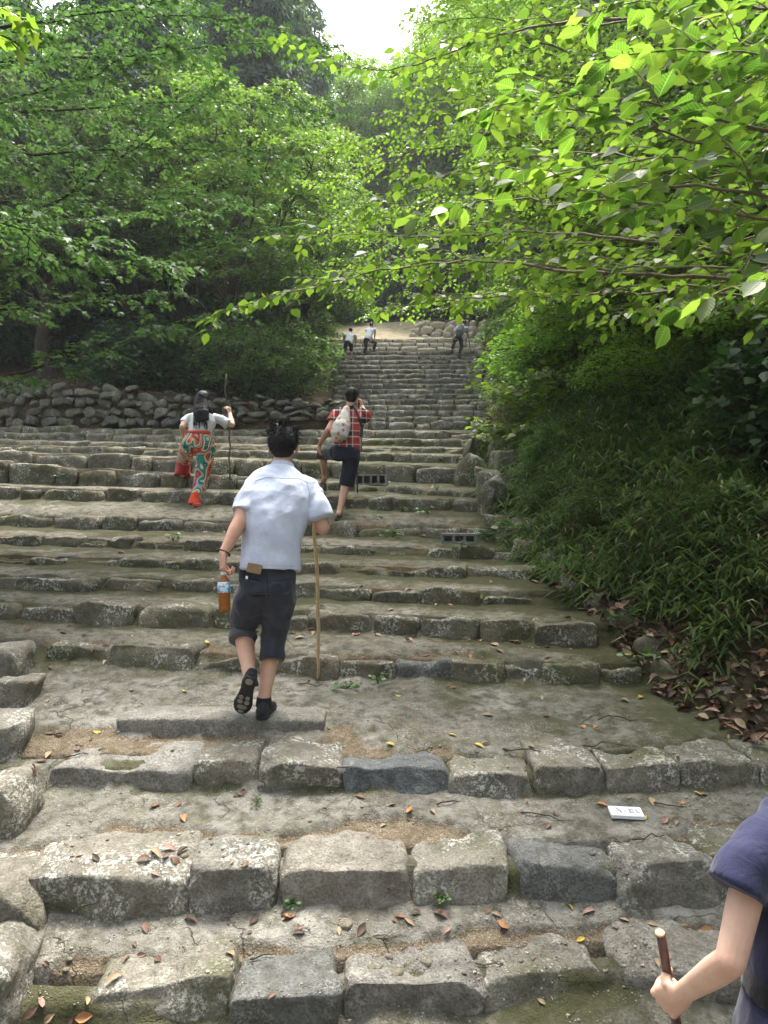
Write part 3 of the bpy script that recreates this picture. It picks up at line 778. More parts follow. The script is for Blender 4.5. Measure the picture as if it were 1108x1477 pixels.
# --- background forest -------------------------------------------------
G_BACK = 'tall leafy trees on the hillside behind the stairs'
wd, lv = make_broadleaf(101, 13, .22, 8.6, 3.6, 4.2, 125, .95, 330, .125, nl=11, shell=.35)
L_BACK = 'tall leafy tree filling the hillside beyond the upper steps'
back = tree_object('broadleaf_tree', wd, lv, at(-1.0, 47), 'bark', 'leaf_bright', L_BACK, group=G_BACK)
wd, lv = make_broadleaf(102, 15, .26, 9.4, 4.0, 5.2, 130, 1.1, 330, .14, nl=11, shell=.35)
back2 = tree_object('broadleaf_tree', wd, lv, at(6.5, 49), 'bark', 'leaf_bright2', L_BACK, group=G_BACK)
for (x, y, s, k) in [(-9.0, 41, 1.55, 1), (-4.4, 52, 1.5, 0), (5.6, 55, 1.5, 0), (2.8, 52, 1.0, 0), (-8.2, 52, 1.6, 1), (8.4, 42, 1.45, 0), (10.2, 36, 1.3, 1), (.2, 62, 1.2, 0), (9.0, 58, 1.6, 1), (-5.0, 44, 1.15, 0), (5.6, 46, 1.15, 0), (6.6, 29.5, 1.05, 0), (5.6, 23.5, .85, 0), (-.4, 45.5, 1.2, 0), (3.0, 45, 1.3, 0), (-3.6, 45.5, 1.4, 0), (5.2, 50, 1.5, 0), (8.6, 33, 1.2, 1), (-4.9, 33.5, 1.0, 0), (11.5, 46, 1.15, 1), (-11, 47, 1.25, 0), (-17, 42, 1.2, 1), (17, 50, 1.3, 0), (-23, 50, 1.3, 1), (24, 46, 1.3, 1),  (-15, 62, 1.4, 0), (18, 64, 1.5, 1), (-28, 36, 1.2, 0), (30, 60, 1.5, 0), (-26, 66, 1.5, 1), (7.8, 39.5, .72, 0), (12.5, 37, .9, 1), (-6.2, 37, .7, 0), (-9.6, 35, .9, 1)]:
    dup(back if k == 0 else back2, at(x, y), rp.uniform(0, 6.28), s)

# --- conifers ----------------------------------------------------------
wd, lv = make_conifer(201, 19, .30, 3.0, 3.0, 120, 420, .30)
G_CON = 'dark cedars standing behind the retaining wall'; L_CON = 'tall dark cedar with drooping needles standing behind the retaining wall'
cedar = tree_object('cedar_tree', wd, lv, at(-8.2, 24), 'bark_dark', 'leaf_cedar', L_CON, group=G_CON, shape='needle', wr=.32)
for (x, y, s) in [(-11.5, 21.5, .95), (-5.0, 29, 1.05), (-14.5, 25, 1.1), (-10.5, 31, 1.15), (-18, 29, 1.2), (-13.8, 19.6, .85), (-7.4, 35.5, 1.05), (-17.5, 22, 1.0)]:
    dup(cedar, at(x, y), rp.uniform(0, 6.28), s)
G_CR = 'cedars on the right bank'; L_CR = 'tall drooping cedar rising behind the leafy trees on the right bank'
dup(cedar, at(-4.6, 39), 1.0, 1.1); dup(cedar, at(-6.6, 44), 2.0, 1.25); dup(cedar, at(6.4, 50), 2.6, 1.25, L_CR, G_CR)
for (x, y, s) in [(7.2, 21, .95), (10.8, 26, 1.1), (13.5, 18, 1.0), (12, 32, 1.2), (17.5, 24, 1.1)]:
    dup(cedar, at(x, y), rp.uniform(0, 6.28), s, L_CR, G_CR)

# --- mid-distance trees -------------------------------------------------
wd, lv = make_broadleaf(301, 8.5, .17, 5.0, 3.0, 2.9, 150, .62, 190, .105, lean=(1.0, -.4), nl=10, shell=.45, thick=.07, droop=.18, jit=.35)
mid = tree_object('maple_tree', wd, lv, at(-4.3, 19.6), 'bark_dark', 'leaf_soft', 'bright green maple leaning over the right end of the retaining wall', shape='diamond', wr=.75)
wd, lv = make_broadleaf(302, 8.0, .16, 5.2, 3.1, 2.6, 150, .62, 190, .10, lean=(-.6, -.8), nl=10, shell=.45, thick=.07, droop=.18, jit=.35)
mid2 = tree_object('maple_tree', wd, lv, at(-8.4, 18.6), 'bark_dark', 'leaf_maple', 'dull green layered maple rooted above the middle of the retaining wall', wr=.75)
G_MAP = 'maples on the terrace behind the wall'; L_MAP = 'layered green maple among the dark cedars on the terrace'
for (x, y, s, k) in [(-12.5, 18.2, 1.05, 1), (-6.3, 23.5, 1.15, 0), (-2.9, 25.0, .85, 0), (-3.3, 31.0, 1.0, 0), (-11.0, 26, 1.3, 1), (-16.5, 19.5, 1.3, 1)]:
    dup(mid if k == 0 else mid2, at(x, y), rp.uniform(0, 6.28), s, L_MAP, G_MAP)
for (x, y, s) in [(.7, 41.5, .95), (-2.5, 40.0, .95), (3.3, 40.5, .95), (-1.0, 49, 1.5), (2.4, 49, 1.5)]: dup(mid, at(x, y), rp.uniform(0, 6.28), s, 'fine leaved bright tree on the slope behind the sunlit head of the stairs', 'bright trees behind the head of the stairs')
G_RT = 'leafy trees on the right bank'; L_RT = 'leafy green tree growing on the right bank above the bamboo grass'
for (x, y, s, k) in [(5.8, 14.0, .75, 0), (8.8, 10.5, .9, 0), (5.6, 18.5, .95, 0), (8.8, 15.5, 1.1, 0), (6.4, 25.5, 1.0, 0), (7.0, 31, 1.1, 0), (10.5, 12.5, 1.1, 1), (9.2, 20.5, 1.15, 0), (8.2, 7.6, .95, 1)]:
    dup(mid if k == 0 else mid2, at(x, y), rp.uniform(0, 6.28), s, L_RT, G_RT)
G_FT = 'unseen trees added to shade the steps'; L_FT = 'unseen leafy tree added behind the viewer to cut skylight'
for (x, y, s, k) in [(-5.2, -2.5, 1.1, 0), (6.2, -1.5, 1.1, 1), (-3.2, -8.5, 1.25, 1), (3.6, -8.0, 1.25, 0), (-9.5, -5, 1.4, 0), (9.5, -5.5, 1.4, 0), (.4, -13, 1.5, 1), (-8, -14, 1.7, 1), (8, -14, 1.7, 0), (-9.5, 2.5, 1.2, 1), (9.6, 3.2, 1.2, 0)]:
    dup(mid if k == 0 else mid2, at(x, y), rp.uniform(0, 6.28), s, L_FT, G_FT)  # unseen trees behind the camera, put in to cut skylight on the risers
# leaning trunk on the right bank
rng = np.random.default_rng(12)
wd = Wood(); lv = Leaves()
base = np.array(at(5.15, 9.2)); pts = np.array([base, P(1085, 340, 9.2), P(1040, 240, 9.3), P(985, 130, 9.5), P(930, 15, 9.7), P(890, -110, 9.9), P(850, -260, 10.2)])
wd.tube(pts - base, [.14, .10, .085, .075, .07, .06, .04], 8)
for k in range(46):
    t = rng.uniform(.25, 1) * 6; k0 = min(5, int(t)); b = pts[k0] + (pts[k0 + 1] - pts[k0]) * (t - k0)
    a = rng.uniform(0, 6.28); L = rng.uniform(.8, 2.6); e = b + np.array([np.cos(a) * L, np.sin(a) * L, rng.uniform(-.1, .5) * L])
    tw = curve(b, e, .04, rng, 6, .03); wd.tube(tw - base, np.linspace(.03, .006, 6), 4)
    for q in (3, 5): disk_cluster(lv, rng, tw[q] - base, rng.uniform(.4, .75), 130, .095, .08, .2)
root = tree_object('leaning_tree', wd, lv, tuple(base), 'bark', 'leaf_mid', 'thin dark trunk leaning left out of the right bank', wr=.65)
# fallen trunk caught on the bank
wd = Wood(); a, b = P(690, 193, 13.5), P(975, 203, 13.0); pts = curve(a, b, 0, np.random.default_rng(4), 7, .012)
wd.tube(pts, [.045, .06, .065, .07, .075, .08, .085], 7)
for k in range(6):
    t0 = pts[k]; wd.tube(curve(t0, t0 + np.array([rp.uniform(-.5, .3), rp.uniform(-.2, .2), rp.uniform(-.7, .6)]), 0, np.random.default_rng(k), 4, .05), [.018, .012, .008, .004], 4)
tag(link('dead_limb', wd.mesh('dead_limb', M['bark'])), 'bare brown dead limb lodged level among the right bank trees', 'dead branch')

# --- shrubs -------------------------------------------------------------
wd, lv = make_broadleaf(401, 1.5, .03, .85, .95, .75, 60, .3, 70, .085, nl=8, shell=.3, thick=.16, jit=.5)
shrub = tree_object('shrub', wd, lv, at(-2.2, 18.2), 'bark_dark', 'leaf_mid', 'leafy shrub crowding the left edge of the upper flight', 'shrub', 'shrubs along the left edge of the upper flight')
for (x, y, s) in [(-2.6, 17.3, 1.1), (-2.3, 20.5, 1.2), (-2.6, 22.5, 1.2), (-2.9, 25, 1.2), (-3.5, 28, 1.2), (-3.9, 31, 1.3), (-3.4, 17.6, 1.3), (-3.6, 20, 1.6), (-3.4, 34.5, 1.7), (-3.9, 24, 1.8), (-4.6, 37.5, 1.8), (-1.9, 37.5, 1.2), (.1, 40.5, 1.6), (-1.3, 42, 1.8), (1.2, 42, 1.9), (3.4, 41, 1.8), (-.6, 40.2, 1.5), (2.2, 40.4, 1.5), (-3.0, 41, 1.9), (2.2, 48, 2.0), (-.8, 47, 2.0), (4.8, 47, 2.0), (-2.8, 46, 2.0), (.6, 51, 2.2), (3.6, 52, 2.2)]:
    dup(shrub, at(x, y), rp.uniform(0, 6.28), s)
G_SR = 'shrubs along the right edge of the stairs'; L_SR = 'leafy green shrub on the bank at the right edge of the stairs'
for (x, y, s) in [(2.75, 14.2, .9), (3.2, 16, 1.1), (3.5, 18.5, 1.2), (3.9, 21, 1.3), (4.4, 24, 1.3), (4.9, 28, 1.4), (5.4, 32, 1.5), (4.2, 15.0, 1.4), (5.0, 17.5, 1.7), (3.2, 12.4, 1.0), (4.2, 11.6, 1.3), (5.6, 21, 1.8), (4.1, 13.0, 1.3), (5.3, 10.8, 1.4), (6.2, 9.4, 1.5), (5.9, 36, 1.7), (4.6, 39, 1.6), (6.9, 26, 1.9)]:
    dup(shrub, at(x, y), rp.uniform(0, 6.28), s, L_SR, G_SR)
wd, lv = make_broadleaf(402, 1.1, .025, .55, .8, .5, 40, .28, 60, .11, nl=7, shell=.3, thick=.16, jit=.5)
G_UN = 'dark undergrowth plants behind the wall'; L_UN = 'low dark evergreen bush on the shaded ground behind the retaining wall'
under = tree_object('evergreen_bush', wd, lv, at(-4.4, 18.0), 'bark_dark', 'leaf_dark', L_UN, 'bush', G_UN)
for k in range(34):
    x = rp.uniform(-14, -2.6); y = 17.9 + rp.uniform(0, 1) ** 1.4 * 9
    dup(under, at(x, y), rp.uniform(0, 6.28), rp.uniform(.7, 1.7))
wd, lv = make_broadleaf(405, 2.0, .035, 1.3, 1.25, .75, 70, .36, 85, .08, lean=(-.7, -.3), nl=9, shell=.3, thick=.1, droop=.3, jit=.4)
G_OV = 'arching bushes over the bamboo grass'; L_OV = 'arching leafy bush spreading over the upper part of the grassy bank'
ov = tree_object('arching_bush', wd, lv, at(3.6, 9.6), 'bark_dark', 'leaf_bright', L_OV, 'bush', G_OV)
for (x, y, s) in [(4.6, 8.6, 1.1), (3.3, 11.2, 1.0), (5.4, 7.6, 1.2), (4.4, 10.4, 1.2), (6.0, 9.0, 1.4), (3.0, 13.0, .9), (5.6, 6.6, 1.1), (6.4, 7.4, 1.3), (5.2, 9.6, 1.2), (3.2, 8.5, .6), (3.4, 12.4, .8), (3.8, 7.4, .7)]: dup(ov, at(x, y), rp.uniform(-.8, .8), s)
for k in range(26): dup(under, at(rp.uniform(-15, -4.5), rp.uniform(25, 37)), rp.uniform(0, 6.28), rp.uniform(2.2, 3.6), 'big dark thicket bush far back between the cedars', 'thicket between the cedars')
# glossy bush at the right edge of the bank
wd, lv = make_broadleaf(403, 1.3, .03, .75, .55, .5, 34, .22, 42, .11, nl=7, shell=.4, thick=.2, jit=.5)
p = P(1095, 545, 6.2); tree_object('glossy_bush', wd, lv, (p.x + .15, p.y, gz(p.x + .15, 6.2) - .2), 'bark_dark', 'leaf_dark', 'dark glossy leaved camellia bush above the bamboo grass', 'bush', shape='oval', wr=.85)

G_YB = 'young bushes in the bamboo grass'
for k in range(14):
    y = rp.uniform(5.6, 11); dup(shrub, at(XR(y) + rp.uniform(.5, 2.6), y), rp.uniform(0, 6.28), rp.uniform(.28, .5), 'small leafy seedling bush growing up through the bamboo grass', G_YB)
# hydrangea like shrub with pale flower heads leaning over the right edge
rng = np.random.default_rng(61); wd = Wood(); lv = Leaves(); HEADS = []
hb = np.array(at(2.75, 11.8))
for k in range(26):
    tip = np.array(P(rng.uniform(672, 800), rng.uniform(535, 640), rng.uniform(10.6, 12.2)))
    st = curve(hb + rng.normal(0, .12, 3) * np.array([1, 1, 0]), tip, .08, rng, 6, .03); wd.tube(st - hb, np.linspace(.012, .004, 6), 4)
    for q in range(2, 6):
        for w_ in range(5):
            a = rng.uniform(0, 6.28); lv.add(st[q] - hb + rng.normal(0, .06, 3), np.array([np.cos(a), np.sin(a), -.15]), np.array([0, 0, 1]) + rng.normal(0, .25, 3), rng.uniform(.11, .17))
    if k % 3 == 0:
        n = 60; dd = rng.normal(0, 1, (n, 3)); dd /= np.linalg.norm(dd, axis=1, keepdims=True)
        f1 = Leaves(); f1.add(dd * np.array([.09, .09, .05]), rng.normal(0, 1, (n, 3)), dd, np.full(n, .035)); HEADS.append((tip - hb, f1))
hyd = tree_object('hydrangea', wd, lv, tuple(hb), 'twig', 'leaf_bright', 'broad leaved hydrangea with pale flower heads overhanging the right steps', 'shrub', shape='oval', wr=.8, crown='foliage')
M['flower'] = mat_plain('pale green flower', (.52, .55, .30), .7, .2, .2, 30)
for hp, f1 in HEADS: link('flower_head', f1.mesh('flower_head', M['flower'], 'diamond', .9), None, hyd, loc=tuple(hp))

# --- bamboo grass on the right bank ------------------------------------
def blades(n, seed, mat, name, xr0, ymin, ymax, wmin, wmax, lmin, lmax, bare=True, tmax=5.5):
    rng = np.random.default_rng(seed)
    y = ymin + (ymax - ymin) * rng.uniform(0, 1, n) ** 1.35
    x = np.interp(y, _XR[:, 0], _XR[:, 1]) + xr0 + rng.uniform(0, 1, n) ** .9 * tmax
    dens = fbm(x * .9, y * .9, seed=15) + .45
    # bare, leaf covered soil in the near corner of the bank
    xr = np.interp(y, _XR[:, 0], _XR[:, 1])
    keep = rng.uniform(0, 1, n) < np.clip(dens + .5, 0, 1)
    if bare:
        bz = (y < 4.7 + .2 * fbm(x * 2, y * 2, seed=6)) | ((y < 5.8) & (x - xr < .42 + .1 * np.sin(y * 9))) | ((x - xr < .08))
        b2 = (np.hypot((x - 3.1) / .5, (y - 5.5) / .4) < 1)
        keep &= ~((bz | b2) & (rng.uniform(0, 1, n) > .05))
    x, y = x[keep], y[keep]; n = len(x)
    z = ground_z(x, y) - .02
    a = rng.uniform(0, 2 * np.pi, n); L = rng.uniform(lmin, lmax, n) * (1 + .5 * np.clip(fbm(x * .7, y * .7, seed=33), -.5, 1)); up = rng.uniform(.25, .8, n)
    hgt = np.abs(rng.normal(.05, .16, n)) * np.clip(1 + .9 * fbm(x * 1.6, y * 1.6, seed=71), .15, 2) * np.clip((x - np.interp(y, _XR[:, 0], _XR[:, 1])) * 1.6, .45, 1.3)
    b = np.stack([x, y, z + hgt], 1)
    o = np.stack([np.cos(a) * .8 - .3, np.sin(a) * .8 - .25, np.zeros(n)], 1)
    m = b + o * (L * .5)[:, None] + np.stack([0 * L, 0 * L, L * up * .55], 1)
    t = b + o * L[:, None] + np.stack([0 * L, 0 * L, L * (up - .45) * .6], 1)
    s = np.stack([-np.sin(a), np.cos(a), rng.normal(0, .25, n)], 1) * (rng.uniform(wmin, wmax, n))[:, None]
    v = np.stack([b - s * .35, b + s * .35, m + s, m - s, t, t + s * .02], 1)   # 6 verts
    f0 = np.arange(n)[:, None] * 6
    f = np.concatenate([f0 + np.array([0, 1, 2, 3]), f0 + np.array([3, 2, 5, 4])])
    return mesh_np(name, v.reshape(-1, 3), f, False, M[mat])
gr = link('bamboo_grass', blades(95000, 9, 'leaf_sasa', 'bamboo_grass', .04, 4.3, 15, .006, .013, .15, .34))
tag(gr, 'dark green bamboo grass covering the right bank', 'bamboo grass', kind='stuff')
gd = link('dry_grass', blades(5200, 10, 'leaf_dry', 'dry_grass', .1, 4.3, 13, .005, .010, .1, .2))
tag(gd, 'straw coloured dead blades among the bamboo grass', 'dry grass', kind='stuff')

relabel(G_BACK, lambda o: ('tall yellow green tree on the hillside beyond the upper steps' if any(c.data.materials[0] == M['leaf_bright'] for c in o.children) else 'tall dull green tree on the hillside beyond the upper steps') if o.location.y < 56 else 'distant crown on the ridge behind the other hillside trees')
relabel(G_MAP, lambda o: 'fresh green layered maple between the cedars and the upper flight' if o.location.x > -7 else 'dull green layered maple deep among the dark cedars')
relabel(G_RT, lambda o: 'young fresh green tree beside the upper steps on the right bank' if o.location.y > 17 else ('fresh green tree above the bamboo grass of the right bank' if any(c.data.materials[0] == M['leaf_soft'] for c in o.children) else 'dull green tree at the outer side of the right bank'))
relabel(G_SR, lambda o: 'low shrub right above the tilted border stones' if o.location.y < 14.5 else 'leafy shrub on the bank beside the dark upper steps')
relabel('shrubs along the left edge of the upper flight', lambda o: 'shrub hiding the corner where retaining wall and upper flight meet' if o.location.y < 18.5 else ('leafy shrub crowding the left edge of the upper flight' if o.location.y < 33 else 'bright shrub on the slope behind the sunlit head of the stairs'))
relabel(G_UN, lambda o: 'low dark evergreen bush just behind the top stones of the retaining wall' if o.location.y < 19.5 else 'low dark evergreen bush among the cedar trunks')
relabel(G_CON, lambda o: 'tall dark cedar close behind the retaining wall' if o.location.y < 26 else 'tall bluish cedar behind the bright maple')
relabel(G_FT, lambda o: None)
# ---------------------------------------------------------------- near branches reaching over the steps
def spray(wd, lv, poly, r0, rng, tw_step, tw_len, lf_step, ll, start=.1, levels=1, droop=.1, r1=.003, pairs=False, upj=.25, spread=.9):
    poly = np.asarray([tuple(p) for p in poly], float)
    seg = np.linalg.norm(np.diff(poly, axis=0), axis=1); cum = np.concatenate([[0], np.cumsum(seg)]); T = cum[-1]
    n = max(6, int(T / .12)); s = np.linspace(0, T, n)
    # smooth resample
    pts = np.stack([np.interp(s, cum, poly[:, k]) for k in range(3)], 1)
    for _ in range(6): pts[1:-1] = (pts[:-2] + 2 * pts[1:-1] + pts[2:]) / 4
    pts[1:-1] += rng.normal(0, .008, pts[1:-1].shape)
    wd.tube(pts, np.linspace(r0, r1, n), 6 if r0 > .02 else 4)
    def leafrow(q, f0=0.):
        L = np.concatenate([[0], np.cumsum(np.linalg.norm(np.diff(q, axis=0), axis=1))]); k = 0
        u = f0 * L[-1]
        while u <= L[-1]:
            p = np.array([np.interp(u, L, q[:, j]) for j in range(3)]); i = min(len(q) - 2, np.searchsorted(L, u) - 1 if u > 0 else 0)
            d = q[i + 1] - q[i]; d /= np.linalg.norm(d) + 1e-9; side = np.cross(d, (0, 0, 1.)); side /= np.linalg.norm(side) + 1e-9
            for sg in ((1, -1) if pairs else ((1,) if k % 2 else (-1,))):
                dd = d * rng.uniform(.35, .8) + side * sg * spread + np.array([0, 0, -rng.uniform(0, .5)])
                lv.add(p + dd * ll * .08, dd, np.array([0, 0, 1.]) + rng.normal(0, upj, 3), ll * rng.uniform(.5, 1.22))
            u += lf_step * rng.uniform(.7, 1.3); k += 1
        d = q[-1] - q[-2]; lv.add(q[-1], d + np.array([0, 0, -.02]), np.array([0, 0, 1.]) + rng.normal(0, upj, 3), ll)
    def twigs(q, step, length, lev, st):
        L = np.concatenate([[0], np.cumsum(np.linalg.norm(np.diff(q, axis=0), axis=1))]); u = st * L[-1]; k = rng.integers(0, 2)
        while u < L[-1]:
            p = np.array([np.interp(u, L, q[:, j]) for j in range(3)]); i = min(len(q) - 2, max(0, np.searchsorted(L, u) - 1))
            d = q[i + 1] - q[i]; d /= np.linalg.norm(d) + 1e-9; side = np.cross(d, (0, 0, 1.)); side /= np.linalg.norm(side) + 1e-9
            sg = 1 if k % 2 else -1; f = u / L[-1]
            ln = length * (1 - .65 * f) * rng.uniform(.6, 1.25)
            e = p + (d * rng.uniform(.5, .9) + side * sg * rng.uniform(.5, .9) + np.array([0, 0, rng.uniform(-.5, .45)])) * ln
            e[2] -= droop * ln
            t = curve(p, e, .05, rng, 5, .03); wd.tube(t, np.linspace(.005 if lev else .004, .002, 5), 3)
            if lev > 1: twigs(t, step * .55, length * .45, lev - 1, .2)
            leafrow(t, .12)
            u += step * rng.uniform(.7, 1.3); k += 1
    twigs(pts, tw_step, tw_len, levels, start)
    leafrow(pts, .55)

# big-leaved tree whose trunk stands outside the frame on the right bank
rng = np.random.default_rng(5)
wd = Wood(); lvN = Leaves(); lvF = Leaves()
cb = np.array(at(3.55, 4.3)); ctop = cb + np.array([-.15, .3, 5.6])
tr = curve(cb - np.array([0, 0, .3]), ctop, 0, rng, 9, .012); wd.tube(tr, np.linspace(.15, .05, 9), 10)
def from_trunk(pt):
    k = np.argmin(np.abs(tr[:, 2] - (pt.z - .25))); return Vector(tr[k])
B_NEAR = [
 ([(1290, 240, 3.25), (1108, 180, 3.3), (1000, 162, 3.4), (860, 130, 3.6), (760, 135, 3.8), (688, 158, 3.95)], .014, .17, .46, .058, .132),
 ([(1290, 340, 3.1), (1108, 322, 3.2), (1000, 292, 3.4), (870, 296, 3.7), (700, 286, 4.0), (592, 316, 4.3)], .014, .17, .46, .058, .128),
 ([(1280, 350, 2.5), (1150, 375, 2.55), (1108, 390, 2.6), (1040, 418, 2.68), (985, 445, 2.75)], .009, .24, .26, .07, .112),
 ([(1290, 130, 3.3), (1108, 75, 3.35), (985, 60, 3.5), (870, 90, 3.7)], .012, .17, .46, .058, .132),
 ([(1290, 60, 3.6), (1100, 10, 3.7), (960, -20, 3.9), (850, 20, 4.1)], .012, .17, .46, .058, .132),
 ([(1290, 280, 3.6), (1110, 250, 3.7), (980, 225, 3.9), (840, 235, 4.1), (740, 270, 4.3)], .012, .18, .46, .06, .125),
 ([(1290, 200, 3.9), (1120, 120, 4.0), (1010, 60, 4.2), (930, -20, 4.5)], .012, .17, .46, .06, .12),
 ([(1290, 420, 3.6), (1120, 330, 3.8), (1000, 250, 4.0), (900, 190, 4.3)], .012, .17, .46, .06, .12),
]
B_FAR = [
 ([(1290, 420, 4.0), (1050, 398, 4.4), (850, 395, 4.8), (700, 372, 5.1), (560, 385, 5.3), (430, 418, 5.45), (335, 440, 5.5), (296, 462, 5.5)], .016, .17, .5, .052, .098),
 ([(1290, 280, 4.4), (1000, 240, 4.8), (840, 215, 5.2), (720, 235, 5.6), (600, 262, 6.0), (520, 300, 6.2)], .016, .18, .6, .052, .098),
 ([(1290, 430, 4.4), (1000, 352, 4.6), (900, 345, 4.9), (760, 330, 5.3), (640, 345, 5.7), (520, 335, 5.9), (400, 345, 6.1)], .016, .17, .55, .052, .098),
 ([(1290, 0, 4.5), (950, 20, 5.0), (730, 42, 5.6), (580, 105, 6.2), (480, 95, 6.4), (400, 60, 6.5)], .016, .2, .6, .055, .098),
 ([(1290, 440, 4.9), (1000, 420, 5.1), (820, 425, 5.4), (700, 430, 5.7), (610, 432, 5.9), (548, 452, 6.0)], .014, .17, .45, .052, .095),
 ([(1290, 200, 4.7), (1000, 180, 5.1), (850, 150, 5.5), (700, 160, 6.0), (600, 170, 6.4)], .014, .2, .6, .055, .098),
 ([(1290, 350, 5.0), (1050, 420, 5.4), (950, 440, 5.7), (860, 465, 6.0)], .012, .18, .5, .055, .095),
 ([(1290, 300, 5.2), (1080, 340, 5.6), (960, 385, 5.9), (820, 380, 6.3), (720, 410, 6.6)], .012, .18, .55, .055, .095),
]
for lvx, BL in ((lvN, B_NEAR), (lvF, B_FAR)):
    for poly, r0, ts, tl, ls, ll in BL:
        pp = [P(*q) for q in poly]; pp = [from_trunk(pp[0])] + pp
        spray(wd, lvx, pp, r0, rng, ts, tl, ls, ll, start=.16, levels=1, droop=.12, upj=.48)
        spray(wd, lvx, [pp[1] + Vector((0, .25, .1))] + [q + Vector((rng.normal(0, .1), .3 + rng.normal(0, .1), .12 + rng.normal(0, .08))) for q in pp[2:-1]], r0 * .7, rng, ts * 1.2, tl, ls, ll, start=.1, levels=1, droop=.12, upj=.48)
cherry = empty('broadleaf_tree', tuple(cb), 'near tree with large bright oval leaves reaching in over the steps', 'tree')
link('trunk', wd.mesh('trunk', M['twig']), None, cherry)
def leaf_mesh(seed):
    rg = random.Random(seed); n = 7; vs = []; fs = []
    c1, c2 = rg.uniform(.05, .3), rg.uniform(-.1, .1)
    for i in range(n + 1):
        t = i / n; w = .285 * (math.sin(math.pi * t ** .92) ** .75) if 0 < t < 1 else 0.0
        if t > .84: w *= .62
        z = -c1 * t * t * .6; tw = c2 * t
        w *= 1 + (.07 if i % 2 else -.04)
        vs += [(t, -w, z + w * .22 - tw * w), (t, 0, z), (t, w, z + w * .22 + tw * w)]
    for i in range(n):
        a = i * 3
        fs += [(a, a + 3, a + 4, a + 1), (a + 1, a + 4, a + 5, a + 2)]
    vs += [(-.18, .012, .03), (-.18, -.012, .03)]; fs += [(len(vs) - 2, 1, 1 + 3, len(vs) - 1)]
    return mesh_np('leaf', vs, fs, True)
def mat_leaf_veined():
    t = NT('veined leaf'); tc = t.n('ShaderNodeTexCoord'); sx = t.n('ShaderNodeSeparateXYZ'); t.l(tc.outputs['Object'], sx.inputs[0])
    oi = t.n('ShaderNodeObjectInfo')
    ay = t.math('ABSOLUTE', sx.outputs['Y']); q = t.math('SUBTRACT', sx.outputs['X'], t.math('MULTIPLY', ay, .75))
    w = t.math('ABSOLUTE', t.math('SUBTRACT', t.math('FRACT', t.math('MULTIPLY', q, 9.0)), .5))
    vein = t.math('MAXIMUM', t.ramp(w, [(0.0, .8), (.12, 0)]), t.ramp(ay, [(.008, 1), (.02, 0)]))
    col = t.ramp(oi.outputs['Random'], [(0, (.034, .080, .014)), (.35, (.066, .122, .019)), (.75, (.098, .160, .025)), (1, (.15, .195, .04))])
    col = t.mix(t.ramp(t.noise(t.coord(), 4, 4), [(.4, 0), (.7, .4)]), col, (.06, .12, .02))
    colv = t.mix(t.math('MULTIPLY', vein, .55), col, (.22, .30, .09))
    b = t.n('ShaderNodeBsdfPrincipled'); t.l(colv, b.inputs['Base Color']); b.inputs['Roughness'].default_value = .42; b.inputs['Specular IOR Level'].default_value = .4
    t.l(t.bump(vein, .4, .02), b.inputs['Normal'])
    tr_ = t.n('ShaderNodeBsdfTranslucent'); t.l(t.mix(1.0, colv, (2.05, 2.3, 1.2), 'MULTIPLY'), tr_.inputs['Color'])
    mx = t.n('ShaderNodeMixShader'); mx.inputs[0].default_value = .58
    t.l(b.outputs[0], mx.inputs[1]); t.l(tr_.outputs[0], mx.inputs[2]); t.l(mx.outputs[0], t.out.inputs['Surface']); return t.m
M['leaf_vein'] = mat_leaf_veined()
LM = [leaf_mesh(k) for k in range(7)]
for m_ in LM: m_.materials.append(M['leaf_vein'])
def leaf_objects(lv, parent, nmax, meshes, wscale=1.0):
    """the leaves that show largest become objects; returns a mask of the rest"""
    p, d, c, n, l = lv.frames()
    dep = p[:, 1]; px = 554 + p[:, 0] / np.maximum(dep, .1) * F; py = 700 - (p[:, 2] - ZC) / np.maximum(dep, .1) * F
    inf = (px > -20) & (px < 1130) & (py > -20) & (py < 1500) & (dep > .3)
    size = np.where(inf, l / np.maximum(dep, .3), 0); order = np.argsort(-size)[:nmax]; order = order[size[order] > 0]
    mask = np.ones(len(p), bool); mask[order] = False
    rg = random.Random(3)
    for i in order:
        o = bpy.data.objects.new('leaf', meshes[rg.randrange(len(meshes))]); COL.objects.link(o); o.parent = parent
        m = Matrix((( d[i][0], c[i][0], n[i][0], 0), (d[i][1], c[i][1], n[i][1], 0), (d[i][2], c[i][2], n[i][2], 0), (0, 0, 0, 1)))
        o.matrix_local = Matrix.Translation(Vector(p[i]) - parent.location) @ m @ Matrix.Diagonal((l[i], l[i] * wscale, l[i], 1))
    return mask
mask = leaf_objects(lvN, cherry, 300, LM)
for nm, lvx, kp in (('leafage', lvN, mask), ('leafage', lvF, None)):
    tag(link(nm, lvx.mesh(nm, M['leaf_near'], 'oval', .66, kp), None, cherry), kind='stuff')

